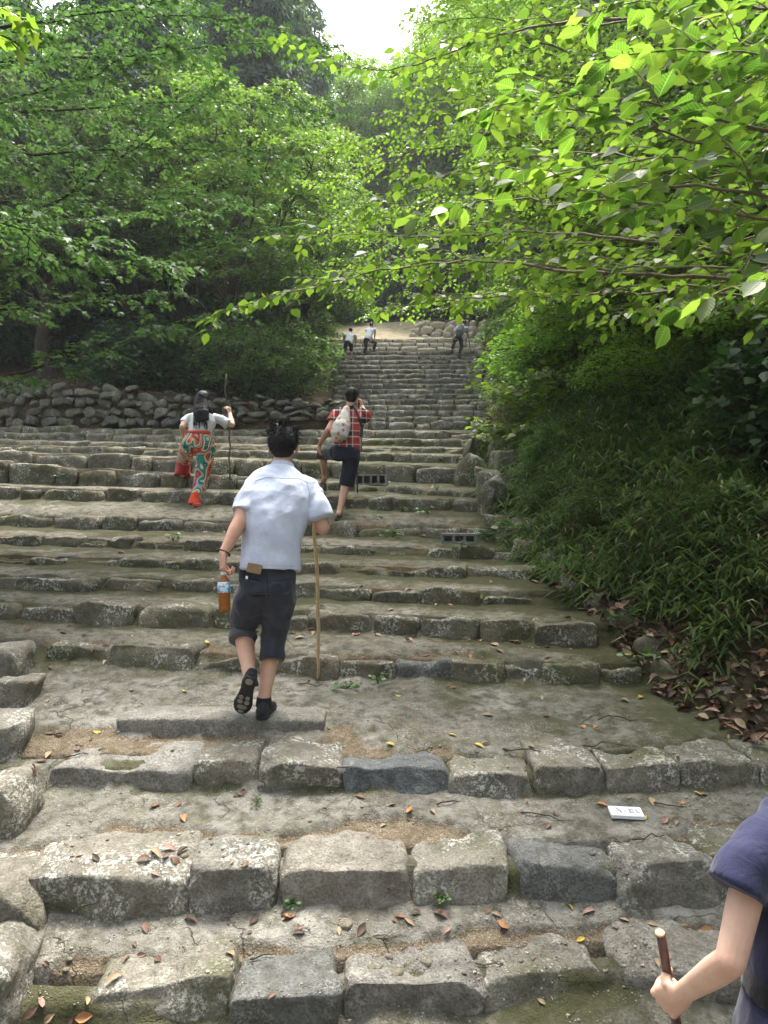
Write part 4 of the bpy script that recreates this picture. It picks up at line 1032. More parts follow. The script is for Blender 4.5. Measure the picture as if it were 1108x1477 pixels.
# small-leaved tree on the right bank spreading over the middle of the stairs
rng = np.random.default_rng(16); wd = Wood(); lvS = Leaves()
sb = np.array(at(4.5, 11.0)); stp = sb + np.array([-.9, .2, 8.2])
tr = curve(sb - np.array([0, 0, .3]), stp, 0, rng, 9, .02); wd.tube(tr, np.linspace(.13, .04, 9), 8)
BS = [[(860, 300, 10.4), (740, 270, 10.2), (620, 265, 10.2), (520, 300, 10.4)], [(860, 200, 10.6), (740, 150, 10.6), (640, 140, 10.8), (560, 170, 11.0)], [(880, 400, 10.4), (780, 370, 10.2), (680, 380, 10.2), (600, 410, 10.4)],
      [(850, 100, 10.8), (740, 60, 11), (650, 50, 11.3), (605, 80, 11.6)], [(860, 340, 11.2), (740, 330, 11.4), (640, 320, 11.8), (560, 350, 12.2), (480, 395, 12.4)], [(860, 250, 11.4), (740, 215, 11.8), (640, 210, 12.2), (540, 240, 12.8), (450, 270, 13.0)],
      [(880, 430, 11.2), (780, 420, 11.5), (700, 425, 11.8), (640, 445, 12)], [(860, 30, 10.2), (740, -10, 10.4), (640, 0, 10.8), (600, 30, 11)], [(900, 160, 9.6), (800, 110, 9.4), (700, 100, 9.4), (620, 120, 9.6)], [(900, 330, 9.4), (800, 300, 9.2), (700, 310, 9.2)], [(1000, 300, 9.8), (950, 380, 9.4), (880, 430, 9.2), (800, 455, 9.2)], [(1050, 380, 9.8), (1000, 430, 9.2), (930, 470, 8.9)],
      [(840, 180, 11.4), (700, 165, 11.6), (580, 190, 11.8), (470, 215, 12)], [(840, 380, 12), (700, 370, 12.4), (580, 385, 12.8), (500, 425, 13)], [(820, 110, 12), (700, 95, 12.4), (620, 100, 12.8), (585, 125, 13)], [(840, 290, 12.6), (700, 285, 13), (580, 300, 13.4), (470, 330, 13.6)], [(820, 420, 13), (700, 425, 13.4), (600, 440, 13.8), (530, 455, 14)], [(840, 60, 9.4), (740, 30, 9.4), (660, 20, 9.6), (612, 45, 9.8)]]
for poly in BS:
    pp = [P(*q) for q in poly]; pp = [from_trunk(pp[0])] + pp
    spray(wd, lvS, pp, .022, rng, .19, .85, .062, .082, start=.15, levels=2, droop=.12, upj=.4)
for poly in [[(1250, 120, 6.6), (1050, 90, 6.8), (900, 70, 7.2), (780, 90, 7.6)], [(1250, 230, 6.6), (1050, 210, 6.9), (900, 190, 7.2), (760, 210, 7.6)], [(1250, 330, 6.6), (1050, 310, 6.9), (900, 290, 7.2), (780, 300, 7.6)], [(1250, 420, 6.8), (1080, 390, 7.0), (930, 370, 7.4), (800, 390, 7.8)], [(1250, 20, 7.0), (1050, -10, 7.2), (900, 0, 7.6), (780, 30, 8.0)], [(1250, 470, 7.2), (1100, 450, 7.3), (980, 440, 7.6), (860, 450, 8.0)], [(1200, 280, 8.2), (1000, 250, 8.4), (860, 250, 8.8), (720, 270, 9.0)]]:
    pp = [P(*q) for q in poly]; pp = [from_trunk(pp[0])] + pp
    spray(wd, lvS, pp, .02, rng, .19, .75, .062, .085, start=.2, levels=2, droop=.12, upj=.4)
# unseen high canopy above the frame, added to shade the stairs
for k in range(95):
    c = np.array([rng.normal(-.8, 2.6), 12.5 + rng.normal(0, 3.4), 0.]); c[2] = max(ZC + .80 * c[1] + 1.2, 10.5) + rng.uniform(0, 1.6)
    if c[1] < 7 or c[1] > 20: continue
    if k % 4 == 0:
        lb = curve(tr[6 + (k % 3)], c, .06, rng, 7, .03); wd.tube(lb, np.linspace(.035, .008, 7), 5)
    disk_cluster(lvS, rng, c, rng.uniform(.7, 1.2), 150, .10, .1, .2)
spread_ = empty('spreading_tree', tuple(sb), 'small leaved bright tree spreading over the middle of the stairs', 'tree')
link('trunk', wd.mesh('trunk', M['bark']), None, spread_)
tag(link('leafage', lvS.mesh('leafage', M['leaf_bright'], 'diamond', .7), None, spread_), kind='stuff')
print('spread', len(lvS.arr()[0]))

# layered maple whose trunk stands outside the frame on the left
rng = np.random.default_rng(6)
wd = Wood(); lvM = Leaves(); lvC = Leaves()
mb = np.array(at(-5.6, 6.4)); mt = mb + np.array([.3, .4, 6.8])
tr = curve(mb - np.array([0, 0, .3]), mt, 0, rng, 9, .02); wd.tube(tr, np.linspace(.19, .06, 9), 10)
BM = [
 ([(-250, 470, 6.6), (0, 332, 6.8), (120, 268, 7.0), (230, 190, 7.3), (330, 110, 7.6)], .030),
 ([(-250, 600, 6.2), (0, 545, 6.5), (150, 505, 6.9), (260, 462, 7.2), (350, 440, 7.5)], .020),
 ([(-250, 430, 6.8), (0, 372, 7.0), (180, 385, 7.4), (330, 350, 7.8), (430, 330, 8.2)], .022),
 ([(-220, 210, 5.8), (0, 150, 6.1), (150, 105, 6.5), (260, 55, 6.8)], .022),
 ([(-220, 60, 6.0), (0, 40, 6.3), (190, 10, 6.9), (380, -30, 7.6)], .022),
 ([(-220, 300, 5.0), (0, 322, 5.3), (120, 345, 5.5), (262, 388, 5.7)], .014),
 ([(-220, 250, 6.8), (0, 225, 7.2), (160, 215, 7.6), (320, 215, 8.1), (430, 235, 8.5)], .022),
 ([(-220, 440, 7.2), (0, 450, 7.5), (140, 430, 7.8), (260, 420, 8.1)], .016),
 ([(-220, 100, 7.5), (0, 90, 7.8), (200, 80, 8.2), (380, 60, 8.8), (470, 70, 9.0)], .022),
 ([(-220, 280, 7.6), (0, 290, 7.9), (200, 290, 8.3), (330, 280, 8.8)], .018),
 ([(-220, -20, 6.8), (0, -60, 7.2), (200, -70, 7.8), (420, -40, 8.5)], .022),
 ([(-220, 180, 8.2), (60, 160, 8.6), (260, 145, 9.2), (400, 150, 9.8), (480, 165, 10.2)], .022),
 ([(-220, 60, 8.6), (80, 30, 9.0), (280, 20, 9.6), (420, 50, 10.2), (485, 85, 10.6)], .022),
 ([(-220, 330, 8.4), (60, 320, 8.8), (240, 310, 9.4), (380, 300, 10)], .02),
]
for poly, r0 in BM:
    pp = [P(*q) for q in poly]; pp = [from_trunk(pp[0])] + pp
    spray(wd, lvM, pp, r0, rng, .15, .62, .058, .062, start=.12, levels=2, droop=.1, upj=.3, pairs=True)
pp = [from_trunk(P(-300, -80, 2.6)), P(-300, -90, 3.4), P(-120, -60, 2.7), P(-20, 5, 2.6), P(38, 28, 2.65)]
spray(wd, lvC, pp, .008, rng, .16, .14, .05, .062, start=.72, levels=1, droop=.2, pairs=True)
pp = [P(-120, -60, 2.7), P(-60, 40, 2.6), P(-8, 52, 2.6), P(26, 62, 2.65)]
spray(wd, lvC, pp, .006, rng, .12, .10, .045, .06, start=.3, levels=1, droop=.25, pairs=True)
maple = empty('maple_tree', tuple(mb), 'near maple with layered feathery sprays reaching in above the left steps', 'tree')
link('trunk', wd.mesh('trunk', M['bark_dark']), None, maple)
sh = SHAPES['maple'].copy()
mm = []
for k in range(3):
    rg = np.random.default_rng(k); v = sh.copy(); v[:, 2] += rg.normal(0, .03, len(v)); mm.append(mesh_np('leaf', v * np.array([1, .95, 1]), np.arange(10)[None, :], False, M['leaf_bright']))
mask = leaf_objects(lvC, maple, 60, mm)
tag(link('leafage', lvM.mesh('leafage', M['leaf_maple'], 'maple', .95), None, maple), kind='stuff')
print('leaves', len(lvN.arr()[0]), len(lvF.arr()[0]), len(lvM.arr()[0]), len(lvC.arr()[0]))
# ---------------------------------------------------------------- people
def nrm(v): v = Vector(v); return v.normalized() if v.length > 1e-9 else Vector((0, 0, 1))
class Blob:
    def __init__(s): s.bm = bmesh.new()
    def loft(s, pts, rad, side=(1, 0, 0), cap='round', n=14):
        pts = [Vector(p) for p in pts]; rad = [(r, r) if isinstance(r, (int, float)) else r for r in rad]
        m = len(pts); tg = []
        for i in range(m): tg.append(nrm(pts[min(m - 1, i + 1)] - pts[max(0, i - 1)]))
        secs = []
        if cap == 'round':
            for a in (1.0, .72, .4):
                e = min(rad[0]) * .85; secs.append((pts[0] - tg[0] * e * a, [r * math.sqrt(max(0.02, 1 - a * a)) for r in rad[0]], tg[0]))
        for p, r, t in zip(pts, rad, tg): secs.append((p, r, t))
        if cap == 'round':
            for a in (.4, .72, 1.0):
                e = min(rad[-1]) * .85; secs.append((pts[-1] + tg[-1] * e * a, [r * math.sqrt(max(0.02, 1 - a * a)) for r in rad[-1]], tg[-1]))
        rings = []; sv = Vector(side)
        for p, r, t in secs:
            a = sv - t * sv.dot(t)
            if a.length < .05: a = Vector((0, 1, 0)) - t * t.y
            a.normalize(); b = t.cross(a)
            rings.append([s.bm.verts.new(p + a * (r[0] * math.cos(2 * math.pi * k / n)) + b * (r[1] * math.sin(2 * math.pi * k / n))) for k in range(n)])
        for A, B in zip(rings[:-1], rings[1:]):
            for k in range(n): s.bm.faces.new((A[k], A[(k + 1) % n], B[(k + 1) % n], B[k]))
        s.bm.faces.new(rings[0][::-1]); s.bm.faces.new(rings[-1])
    def ball(s, c, r, rot=None, seg=14):
        r = (r, r, r) if isinstance(r, (int, float)) else r
        m = Matrix.Translation(Vector(c)) @ (rot.to_4x4() if rot else Matrix.Identity(4)) @ Matrix.Diagonal((*r, 1))
        bmesh.ops.create_uvsphere(s.bm, u_segments=seg, v_segments=10, radius=1, matrix=m)
    def done(s, name, vox, smooth=4, wrinkle=0, wscale=(9, 9, 5), seed=0, raw=False):
        bmesh.ops.recalc_face_normals(s.bm, faces=s.bm.faces)
        me = bpy.data.meshes.new(name); s.bm.to_mesh(me); s.bm.free()
        o = bpy.data.objects.new('tmp', me); COL.objects.link(o)
        md = o.modifiers.new('r', 'REMESH'); md.mode = 'VOXEL'; md.voxel_size = vox; md.use_smooth_shade = True
        if smooth: ms = o.modifiers.new('s', 'SMOOTH'); ms.factor = .5; ms.iterations = smooth
        dg = bpy.context.evaluated_depsgraph_get(); dg.update()
        out = bpy.data.meshes.new_from_object(o.evaluated_get(dg)); out.name = name
        bpy.data.objects.remove(o); bpy.data.meshes.remove(me)
        n = len(out.vertices)
        if wrinkle:
            co = np.empty(n * 3, np.float32); out.vertices.foreach_get('co', co); co = co.reshape(-1, 3)
            nr = np.empty(n * 3, np.float32); out.vertices.foreach_get('normal', nr); nr = nr.reshape(-1, 3)
            q = co * np.array(wscale)
            w = fbm(q[:, 0] + .8 * vnoise(q[:, 2], q[:, 0], q[:, 1], seed + 5), q[:, 1], q[:, 2], seed, 3)
            w = w + .9 * (.35 - np.abs(vnoise(q[:, 0] * .8 + q[:, 2] * .55, q[:, 1] * .8, q[:, 2] * .7 - q[:, 0] * .4, seed + 9)))
            co = co + nr * (w * wrinkle)[:, None]; out.vertices.foreach_set('co', co.astype(np.float32).ravel())
        out.polygons.foreach_set('use_smooth', np.ones(len(out.polygons), bool)); out.update()
        return out
def hand(b, wrist, d, palm, side, s=1., curl=(30, 35, 25), thumb=30, fr=.0085, grip=False):
    """palm plus five fingers; d along the hand, palm = direction the palm faces, side = towards the thumb"""
    d = nrm(d); palm = nrm(Vector(palm) - d * Vector(palm).dot(d)); t = d.cross(palm); t = t if t.dot(Vector(side)) > 0 else -t
    w = Vector(wrist)
    b.loft([w, w + d * .03 * s, w + d * .075 * s], [(.029 * s, .021 * s), (.036 * s, .02 * s), (.041 * s, .016 * s)], side=t, n=12)
    for k in range(4):
        base = w + d * (.082 - (.006 if k in (0, 3) else 0)) * s + t * (1.5 - k) * .0195 * s
        ln = [(.042, .026, .02), (.046, .029, .021), (.043, .027, .021), (.034, .021, .018)][k]
        ang = 0; p = base; pts = [base - d * .015 * s, base]; rr = [fr * s * 1.05, fr * s]
        for L, c in zip(ln, curl):
            ang += math.radians(c); q = d * math.cos(ang) + palm * math.sin(ang); p = p + q * L * s; pts.append(p); rr.append(fr * s * (.95 if len(pts) < 5 else .8))
        b.loft(pts, rr, side=t, n=8)
        b.ball(base - palm * .006 * s, fr * s * 1.12)
    tb = w + d * .028 * s + t * .03 * s + palm * .006 * s; a = math.radians(thumb)
    d1 = nrm(d * .75 + t * .55 + palm * .35) if not grip else nrm(d * .7 + t * .12 + palm * .75); d2 = nrm(d * math.cos(a) + palm * math.sin(a) * .9 + t * .1 - t * math.sin(a) * .25)
    b.loft([tb - d1 * .01 * s, tb + d1 * .036 * s, tb + d1 * .036 * s + d2 * .03 * s, tb + d1 * .036 * s + d2 * .052 * s], [.013 * s, .0115 * s, .0105 * s, .008 * s], side=palm, n=8)
def head(b, c, face, up, s=1.):
    f = nrm(face); u = nrm(Vector(up) - f * Vector(up).dot(f)); r = f.cross(u)
    rot = Matrix((r, f, u)).transposed()
    L = lambda x, y, z: Vector(c) + (r * x + f * y + u * z) * s
    b.ball(L(0, -.008, .03), (.075 * s, .093 * s, .085 * s), rot, 18)
    b.ball(L(0, .018, -.03), (.06 * s, .07 * s, .085 * s), rot, 16)
    b.ball(L(0, .05, -.085), (.034 * s, .032 * s, .028 * s), rot)
    b.loft([L(0, .085, .02), L(0, .098, -.005), L(0, .104, -.025)], [.009 * s, .011 * s, .014 * s], side=r, n=8)
    for q in (-1, 1):
        b.ball(L(q * .078, -.005, -.005), (.010 * s, .020 * s, .033 * s), rot)
        b.ball(L(q * .03, .078, .012), (.015 * s, .010 * s, .010 * s), rot)
    b.loft([L(-.022, .084, -.055), L(0, .091, -.055), L(.022, .084, -.055)], [.007 * s, .009 * s, .007 * s], side=u, n=8)
    return rot, L
def skin_body(name, j, s, vox, hands, face, up, feet=True, sm=3, arm=1.):
    b = Blob(); S_ = lambda *a: [x * s for x in a]
    ax = nrm(j['shR'] - j['shL'])
    ctr = (j['shL'] + j['shR']) / 2; wa = j['pelvis'].lerp(ctr, .4)
    b.loft([j['pelvis'], wa, j['pelvis'].lerp(ctr, .75), ctr, j['neck']], [S_(.145, .10), S_(.125, .085), S_(.14, .09), S_(.115, .06), S_(.05, .05)], side=ax)
    b.loft([j['neck'] - (j['head'] - j['neck']) * .2, j['neck'].lerp(j['head'], .75)], [.057 * s, .052 * s])
    head(b, j['head'], face, up, s)
    for q in 'LR':
        sh, el, wr = j['sh' + q], j['el' + q], j['wr' + q]
        b.loft([sh.lerp(ctr, .12).lerp(el, .06), sh.lerp(el, .25), sh.lerp(el, .55), el], [.036 * s * arm, .045 * s * arm, .046 * s * arm, .040 * s * arm]); b.loft([el, el.lerp(wr, .28), el.lerp(wr, .7), wr], [.040 * s * arm, .041 * s * arm, .031 * s * arm ** .7, (.028 * s * arm ** .5, .023 * s)], side=j.get('wside' + q, (1, 0, 0)))
        hd = hands.get(q)
        if hd: hand(b, wr, s=s, **hd)
        hp, kn, an = j['hp' + q], j['kn' + q], j['an' + q]
        b.loft([hp, hp.lerp(kn, .5), kn], [.088 * s, .075 * s, .056 * s]); b.loft([kn, kn.lerp(an, .3), kn.lerp(an, .7), an], [.054 * s, (.054 * s, .058 * s), .04 * s, .034 * s])
        if feet:
            fd = j['ft' + q]; b.loft([an - nrm(fd) * .04 * s, an + fd * .35 + Vector((0, 0, -.045 * s)), an + fd * .8 + Vector((0, 0, -.06 * s))], [.036 * s, (.038 * s, .033 * s), (.042 * s, .018 * s)], n=10)
    return b.done(name, vox, sm)
def shoe(root, name, heel, toe, up, s, mat_up, mat_sole, name_sole='sole', tread_=None, high=.075, strap=False):
    """heel and toe are points under the sole; returns upper object with a sole child"""
    f = Vector(toe) - Vector(heel); L = f.length; f.normalize(); u = nrm(Vector(up) - f * Vector(up).dot(f)); r = f.cross(u)
    W = [(.0, .020), (.05, .030), (.15, .034), (.35, .031), (.55, .037), (.72, .046), (.86, .043), (.95, .032), (1.0, .016)]
    Hh = [.050, high, high * 1.02, high, .062, .05, .042, .034, .024]
    G = lambda x, y, z: Vector(heel) + r * x * s + f * (y * L) + u * z * s
    def build(z0, z1f, wmul, nm, mat, par):
        bm = bmesh.new(); rings = []
        for (y, w), hh in zip(W, Hh):
            top = z1f(hh); ring = []
            K = 12
            for k in range(K):
                a = 2 * math.pi * k / K; ca, sa = math.cos(a), math.sin(a)
                e = .55
                x = w * wmul * math.copysign(abs(ca) ** e, ca) * (1 if sa < 0 else (1 - .35 * max(0, sa) * (top > .04)))
                z = z0 + (top - z0) * (.5 + .5 * math.copysign(abs(sa) ** e, sa))
                ring.append(bm.verts.new(G(x, y, z)))
            rings.append(ring)
        for A, B in zip(rings[:-1], rings[1:]):
            for k in range(len(A)): bm.faces.new((A[k], A[(k + 1) % len(A)], B[(k + 1) % len(A)], B[k]))
        bm.faces.new(rings[0][::-1]); bm.faces.new(rings[-1]); bmesh.ops.recalc_face_normals(bm, faces=bm.faces)
        me = bpy.data.meshes.new(nm); bm.to_mesh(me); bm.free(); me.polygons.foreach_set('use_smooth', np.ones(len(me.polygons), bool))
        return link(nm, me, mat, par, loc=-root.location if par is root else (0, 0, 0))
    if strap:
        so = build(0, lambda h: .022, 1.05, name, mat_sole, root)
        for (ya, yb, za, zb) in ((.62, .70, .018, .052), (.25, .33, .018, .07), (.08, .16, .018, .08)):
            bm = bmesh.new(); rr = []
            for y in (ya, yb):
                rr.append([bm.verts.new(G(.044 * math.cos(a), y, za + (zb - za) * math.sin(a))) for a in np.linspace(0, math.pi, 9)])
            for k in range(8): bm.faces.new((rr[0][k], rr[0][k + 1], rr[1][k + 1], rr[1][k]))
            bmesh.ops.solidify(bm, geom=bm.faces[:], thickness=.004)
            me = bpy.data.meshes.new('strap'); bm.to_mesh(me); bm.free(); link('strap', me, mat_up, so, loc=(0, 0, 0))
        return so
    up_ = build(.012, lambda h: h, 1.0, name, mat_up, root)
    so = build(0, lambda h: .026, 1.1, name_sole, mat_sole, up_)
    if tread_:
        for (x, y, w, l) in [(0, .10, .020, .08), (0, .80, .026, .06), (-.018, .66, .014, .055), (.018, .66, .014, .055), (-.018, .54, .012, .05), (.016, .54, .012, .05), (0, .92, .016, .03)]:
            bm = bmesh.new(); ring = [bm.verts.new(G(x + w * math.cos(a), y + l * .9 * math.sin(a), -.004)) for a in np.linspace(0, 2 * math.pi, 14, endpoint=False)]
            ring2 = [bm.verts.new(G(x + w * math.cos(a), y + l * .9 * math.sin(a), .004)) for a in np.linspace(0, 2 * math.pi, 14, endpoint=False)]
            bm.faces.new(ring)
            for k in range(14): bm.faces.new((ring[k], ring2[k], ring2[(k + 1) % 14], ring[(k + 1) % 14]))
            bmesh.ops.recalc_face_normals(bm, faces=bm.faces)
            me = bpy.data.meshes.new('tread_pad'); bm.to_mesh(me); bm.free(); link('tread_pad', me, tread_, up_, loc=(0, 0, 0))
    return up_
def stick(name, a, b, r0, r1, mat, label, wob=.012, seed=0, n=12):
    rg = np.random.default_rng(seed); pts = curve(a, b, 0, rg, n, 0); L = np.linalg.norm(pts[-1] - pts[0])
    w = np.cumsum(rg.normal(0, wob * .35, (n, 3)), axis=0); w -= np.linspace(0, 1, n)[:, None] * w[-1]; pts = pts + w * np.array([1, 1, .1])
    bm = bmesh.new(); rings = []
    rad = np.linspace(r0, r1, n) * (1 + rg.normal(0, .06, n))
    tg = np.gradient(pts, axis=0)
    for p, r, t in zip(pts, rad, tg):
        t = nrm(t); a_ = nrm(Vector((1, 0, 0)) - t * t.x); b_ = t.cross(a_)
        rings.append([bm.verts.new(Vector(p) + a_ * r * math.cos(q) + b_ * r * math.sin(q)) for q in np.linspace(0, 2 * math.pi, 10, endpoint=False)])
    for A, B in zip(rings[:-1], rings[1:]):
        for k in range(10): bm.faces.new((A[k], A[(k + 1) % 10], B[(k + 1) % 10], B[k]))
    bm.faces.new(rings[0][::-1]); bm.faces.new(rings[-1]); bmesh.ops.recalc_face_normals(bm, faces=bm.faces)
    me = bpy.data.meshes.new(name); bm.to_mesh(me); bm.free(); me.polygons.foreach_set('use_smooth', np.ones(len(me.polygons), bool))
    o = link(name, me, mat); tag(o, label, 'walking stick'); return o
def hair_tufts(rng, L, r, f, u, n, ln, cover, s=1., flow=(0, -.4, -1.), lift=.35):
    """blades of hair standing off an ellipsoid"""
    lv = Leaves()
    d = rng.normal(0, 1, (n * 3, 3)); d /= np.linalg.norm(d, axis=1, keepdims=True)
    d = d[cover(d)][:n]
    ctr = np.array(L(0, -.012, .03)); B = np.stack([np.array(r), np.array(f), np.array(u)])
    p = ctr + (d * np.array([.083, .101, .094]) * s) @ B
    fl = (np.array(flow) + rng.normal(0, .35, d.shape)); fl = fl - d * (fl * d).sum(1, keepdims=True) + d * lift
    lv.add(p, fl @ B, d @ B + rng.normal(0, .3, d.shape), ln * rng.uniform(.6, 1.3, len(d)))
    return lv
def hair_short(root, name, j, face, up, s, seed, n=700, ln=.045, lift=.5, flow=(0, -.5, -.6), mat=None, nape=-.05):
    f = nrm(face); u = nrm(Vector(up) - f * Vector(up).dot(f)); r = f.cross(u)
    L = lambda x, y, z: j['head'] + (r * x + f * y + u * z) * s
    rot = Matrix((r, f, u)).transposed(); b = Blob()
    b.ball(L(0, -.014, .036), (.084 * s, .10 * s, .092 * s), rot, 20)
    b.ball(L(0, -.045, -.01), (.07 * s, .062 * s, .07 * s), rot, 16)
    me = b.done(name, .007 * s if s < 3 else .02, 2, .003, (26, 26, 26), seed)
    rng = np.random.default_rng(seed)
    lv = hair_tufts(rng, L, r, f, u, n, ln * s, lambda d: (d[:, 2] > -.45 - .35 * (d[:, 1] < -.2)) & ~((d[:, 1] > .35) & (d[:, 2] < .45)), s, flow, lift)
    m2 = lv.mesh('t', None, 'needle', .13)
    bm = bmesh.new(); bm.from_mesh(me); bm.from_mesh(m2); bm.to_mesh(me); bm.free(); bpy.data.meshes.remove(m2)
    me.polygons.foreach_set('use_smooth', np.ones(len(me.polygons), bool))
    return link(name, me, mat or M['hair'], root)

def mat_skin(name, c):
    t = NT(name); v = t.coord(rnd=False)
    n = t.noise(v, 9, 5, .6); col = t.mix(t.ramp(n, [(.35, 0), (.7, 1)]), c, (c[0] * .9, c[1] * .74, c[2] * .68))
    col = t.mix(t.ramp(t.noise(v, 60, 4), [(.5, 0), (.75, .25)]), col, (c[0] * .75, c[1] * .62, c[2] * .55))
    t.bsdf(col, .52, t.bump(t.noise(v, 160, 3), .15, .004), .35, **{'Subsurface Weight': .08, 'Subsurface Scale': .01}); return t.m
def mat_cloth(name, c, var=.12, scale=14, weave=900, rough=.85, sheen=.15):
    t = NT(name); v = t.coord(rnd=False)
    col = t.mix(t.ramp(t.noise(v, scale, 5, .6), [(.3, 0), (.7, 1)]), tuple(a * (1 - var) for a in c), tuple(min(1, a * (1 + var)) for a in c))
    nb = t.bump(t.noise(v, weave * .4, 2), .25, .002); nb = t.bump(t.noise(v, 22, 5, .6, .8), .35, .012, nb)
    t.bsdf(col, rough, nb, .2, **{'Sheen Weight': sheen}); return t.m
M['skin'] = mat_skin('warm skin', (.60, .37, .27)); M['skin2'] = mat_skin('pale skin', (.66, .44, .34))
M['hair'] = mat_plain('black hair', (.010, .009, .010), .5, .22, .3, 60)
M['shirt_white'] = mat_cloth('white lavender jersey', (.50, .54, .66), .06)
M['pants_dark'] = mat_cloth('charcoal trousers', (.036, .039, .054), .2)
M['cuff_grey'] = mat_cloth('grey trouser lining', (.085, .085, .10), .15)
M['shoe_black'] = mat_plain('black mesh shoe', (.016, .017, .020), .7, .3, .3, 60, .3)
M['sole_black'] = mat_plain('black rubber sole', (.022, .022, .024), .6, .4, .2, 30)
M['pad_grey'] = mat_plain('pale worn sole pads', (.28, .26, .23), .8, .2, .2, 40)
M['wood_pale'] = mat_plain('pale peeled wood', (.56, .42, .24), .55, .35, .2, 18, .25)
M['wood_dark'] = mat_plain('dark stick wood', (.10, .07, .045), .7, .3, .3, 22, .3)
M['wood_plum'] = mat_plain('plum brown varnished wood', (.095, .045, .038), .38, .5, .25, 22)
M['black'] = mat_plain('black plastic', (.015, .015, .016), .5, .4)
M['white'] = mat_plain('white print', (.8, .8, .8), .6, .3)

# ---- the man climbing with a pale stick --------------------------------
foot_z = SILLZ + .004
j = dict(pelvis=P(386, 838, 4.12), neck=P(406, 679, 4.32), head=P(409, 645, 4.37), shL=P(363, 698, 4.25), shR=P(446, 697, 4.28),
         elL=P(346, 752, 4.11), wrL=P(322, 800, 4.02), elR=P(466, 762, 4.22), wrR=P(458, 757, 4.44),
         hpL=P(371, 842, 4.12), knL=P(351, 908, 4.28), anL=P(361, 984, 4.0), hpR=P(401, 842, 4.12), knR=P(396, 915, 4.26), anR=P(380, 1012, 4.08),
         ftL=Vector((-.05, .10, -.17)), ftR=Vector((0, .17, 0)))
man = empty('person', (P(378, 1036, 4.08).x, 4.08, foot_z), 'man in white polo shirt and cropped dark trousers climbing with bottle and pale stick', 'person')
hl = dict(d=P(321, 832, 4.0) - j['wrL'], palm=(.9, .35, 0), side=(0, 1, .2), curl=(55, 70, 45), thumb=45)
hr = dict(d=Vector((-.15, .35, .25)), palm=(-.9, .1, -.2), side=(0, 0, 1), curl=(60, 80, 55), thumb=50)
link('body', skin_body('body', j, 1.0, .0052, {'L': hl, 'R': hr}, (0.02, 1, -.12), (0, .25, 1), feet=False), M['skin'], man)
ax = nrm(j['shR'] - j['shL'])
b = Blob()
b.loft([P(388, 822, 4.12), P(389, 800, 4.13), P(391, 775, 4.15), P(396, 745, 4.19), P(400, 722, 4.23), P(403, 704, 4.27), P(405, 690, 4.30), P(407, 678, 4.32)],
       [(.172, .128), (.166, .122), (.166, .122), (.182, .125), (.198, .122), (.200, .108), (.165, .092), (.085, .072)], side=ax, cap='flat', n=24)
b.loft([P(378, 697, 4.275), P(367, 704, 4.25), P(358, 721, 4.20), P(351.5, 740, 4.155)], [.058, .066, .069, .074], n=18, cap='flat')
b.loft([P(432, 697, 4.29), P(443, 704, 4.28), P(453, 723, 4.26), P(461, 748, 4.235)], [.058, .066, .069, .074], n=18, cap='flat')
shirt = link('polo_shirt', b.done('polo_shirt', .0062, 3, .026, (8, 8, 4), 3), M['shirt_white'], man)
b = Blob(); b.loft([P(406.5, 681, 4.315), P(408, 669, 4.335)], [(.082, .072), (.066, .064)], side=ax, cap='flat', n=20)
link('collar', b.done('collar', .006, 2), M['shirt_white'], shirt, loc=(0, 0, 0))
# tiny dark emblem on the sleeve and chevron under the collar
def ribbon(name, pts, w, off, mat, parent, root):
    bm = bmesh.new(); rows = []
    for p in pts:
        p = Vector(p) + Vector(off); rows.append((bm.verts.new(p + Vector((0, 0, w / 2))), bm.verts.new(p - Vector((0, 0, w / 2)))))
    for A, B in zip(rows[:-1], rows[1:]): bm.faces.new((A[0], B[0], B[1], A[1]))
    bmesh.ops.solidify(bm, geom=bm.faces[:], thickness=.003)
    me = bpy.data.meshes.new(name); bm.to_mesh(me); bm.free(); return link(name, me, mat, parent, loc=(-root.location if parent is root else (0, 0, 0)))
b = Blob()
b.loft([P(388, 812, 4.125), P(386, 838, 4.12), P(386, 852, 4.12)], [(.15, .105), (.168, .122), (.155, .112)], side=ax, cap='flat', n=20)
b.loft([P(371, 842, 4.12), P(360, 875, 4.21), P(351, 908, 4.265), P(349, 924, 4.215)], [(.098, .112), (.092, .1), (.082, .09), (.074, .078)], side=ax, cap='flat', n=18)
b.loft([P(402, 842, 4.12), P(400, 880, 4.20), P(396, 915, 4.24), P(392, 951, 4.175)], [(.098, .112), (.088, .1), (.076, .085), (.067, .07)], side=ax, cap='flat', n=18)
pants = link('trousers', b.done('trousers', .0062, 3, .026, (7, 7, 9), 8), M['pants_dark'], man)
for pts, rr in (([P(350, 914, 4.245), P(349, 925, 4.212)], [(.081, .086), (.076, .08)]), ([P(393, 938, 4.20), P(392, 953, 4.17)], [(.073, .077), (.069, .072)])):
    b = Blob(); b.loft(pts, rr, side=ax, cap='flat', n=20); link('cuff', b.done('cuff', .006, 2, .004, (9, 9, 9), 4), M['cuff_grey'], pants, loc=(0, 0, 0))
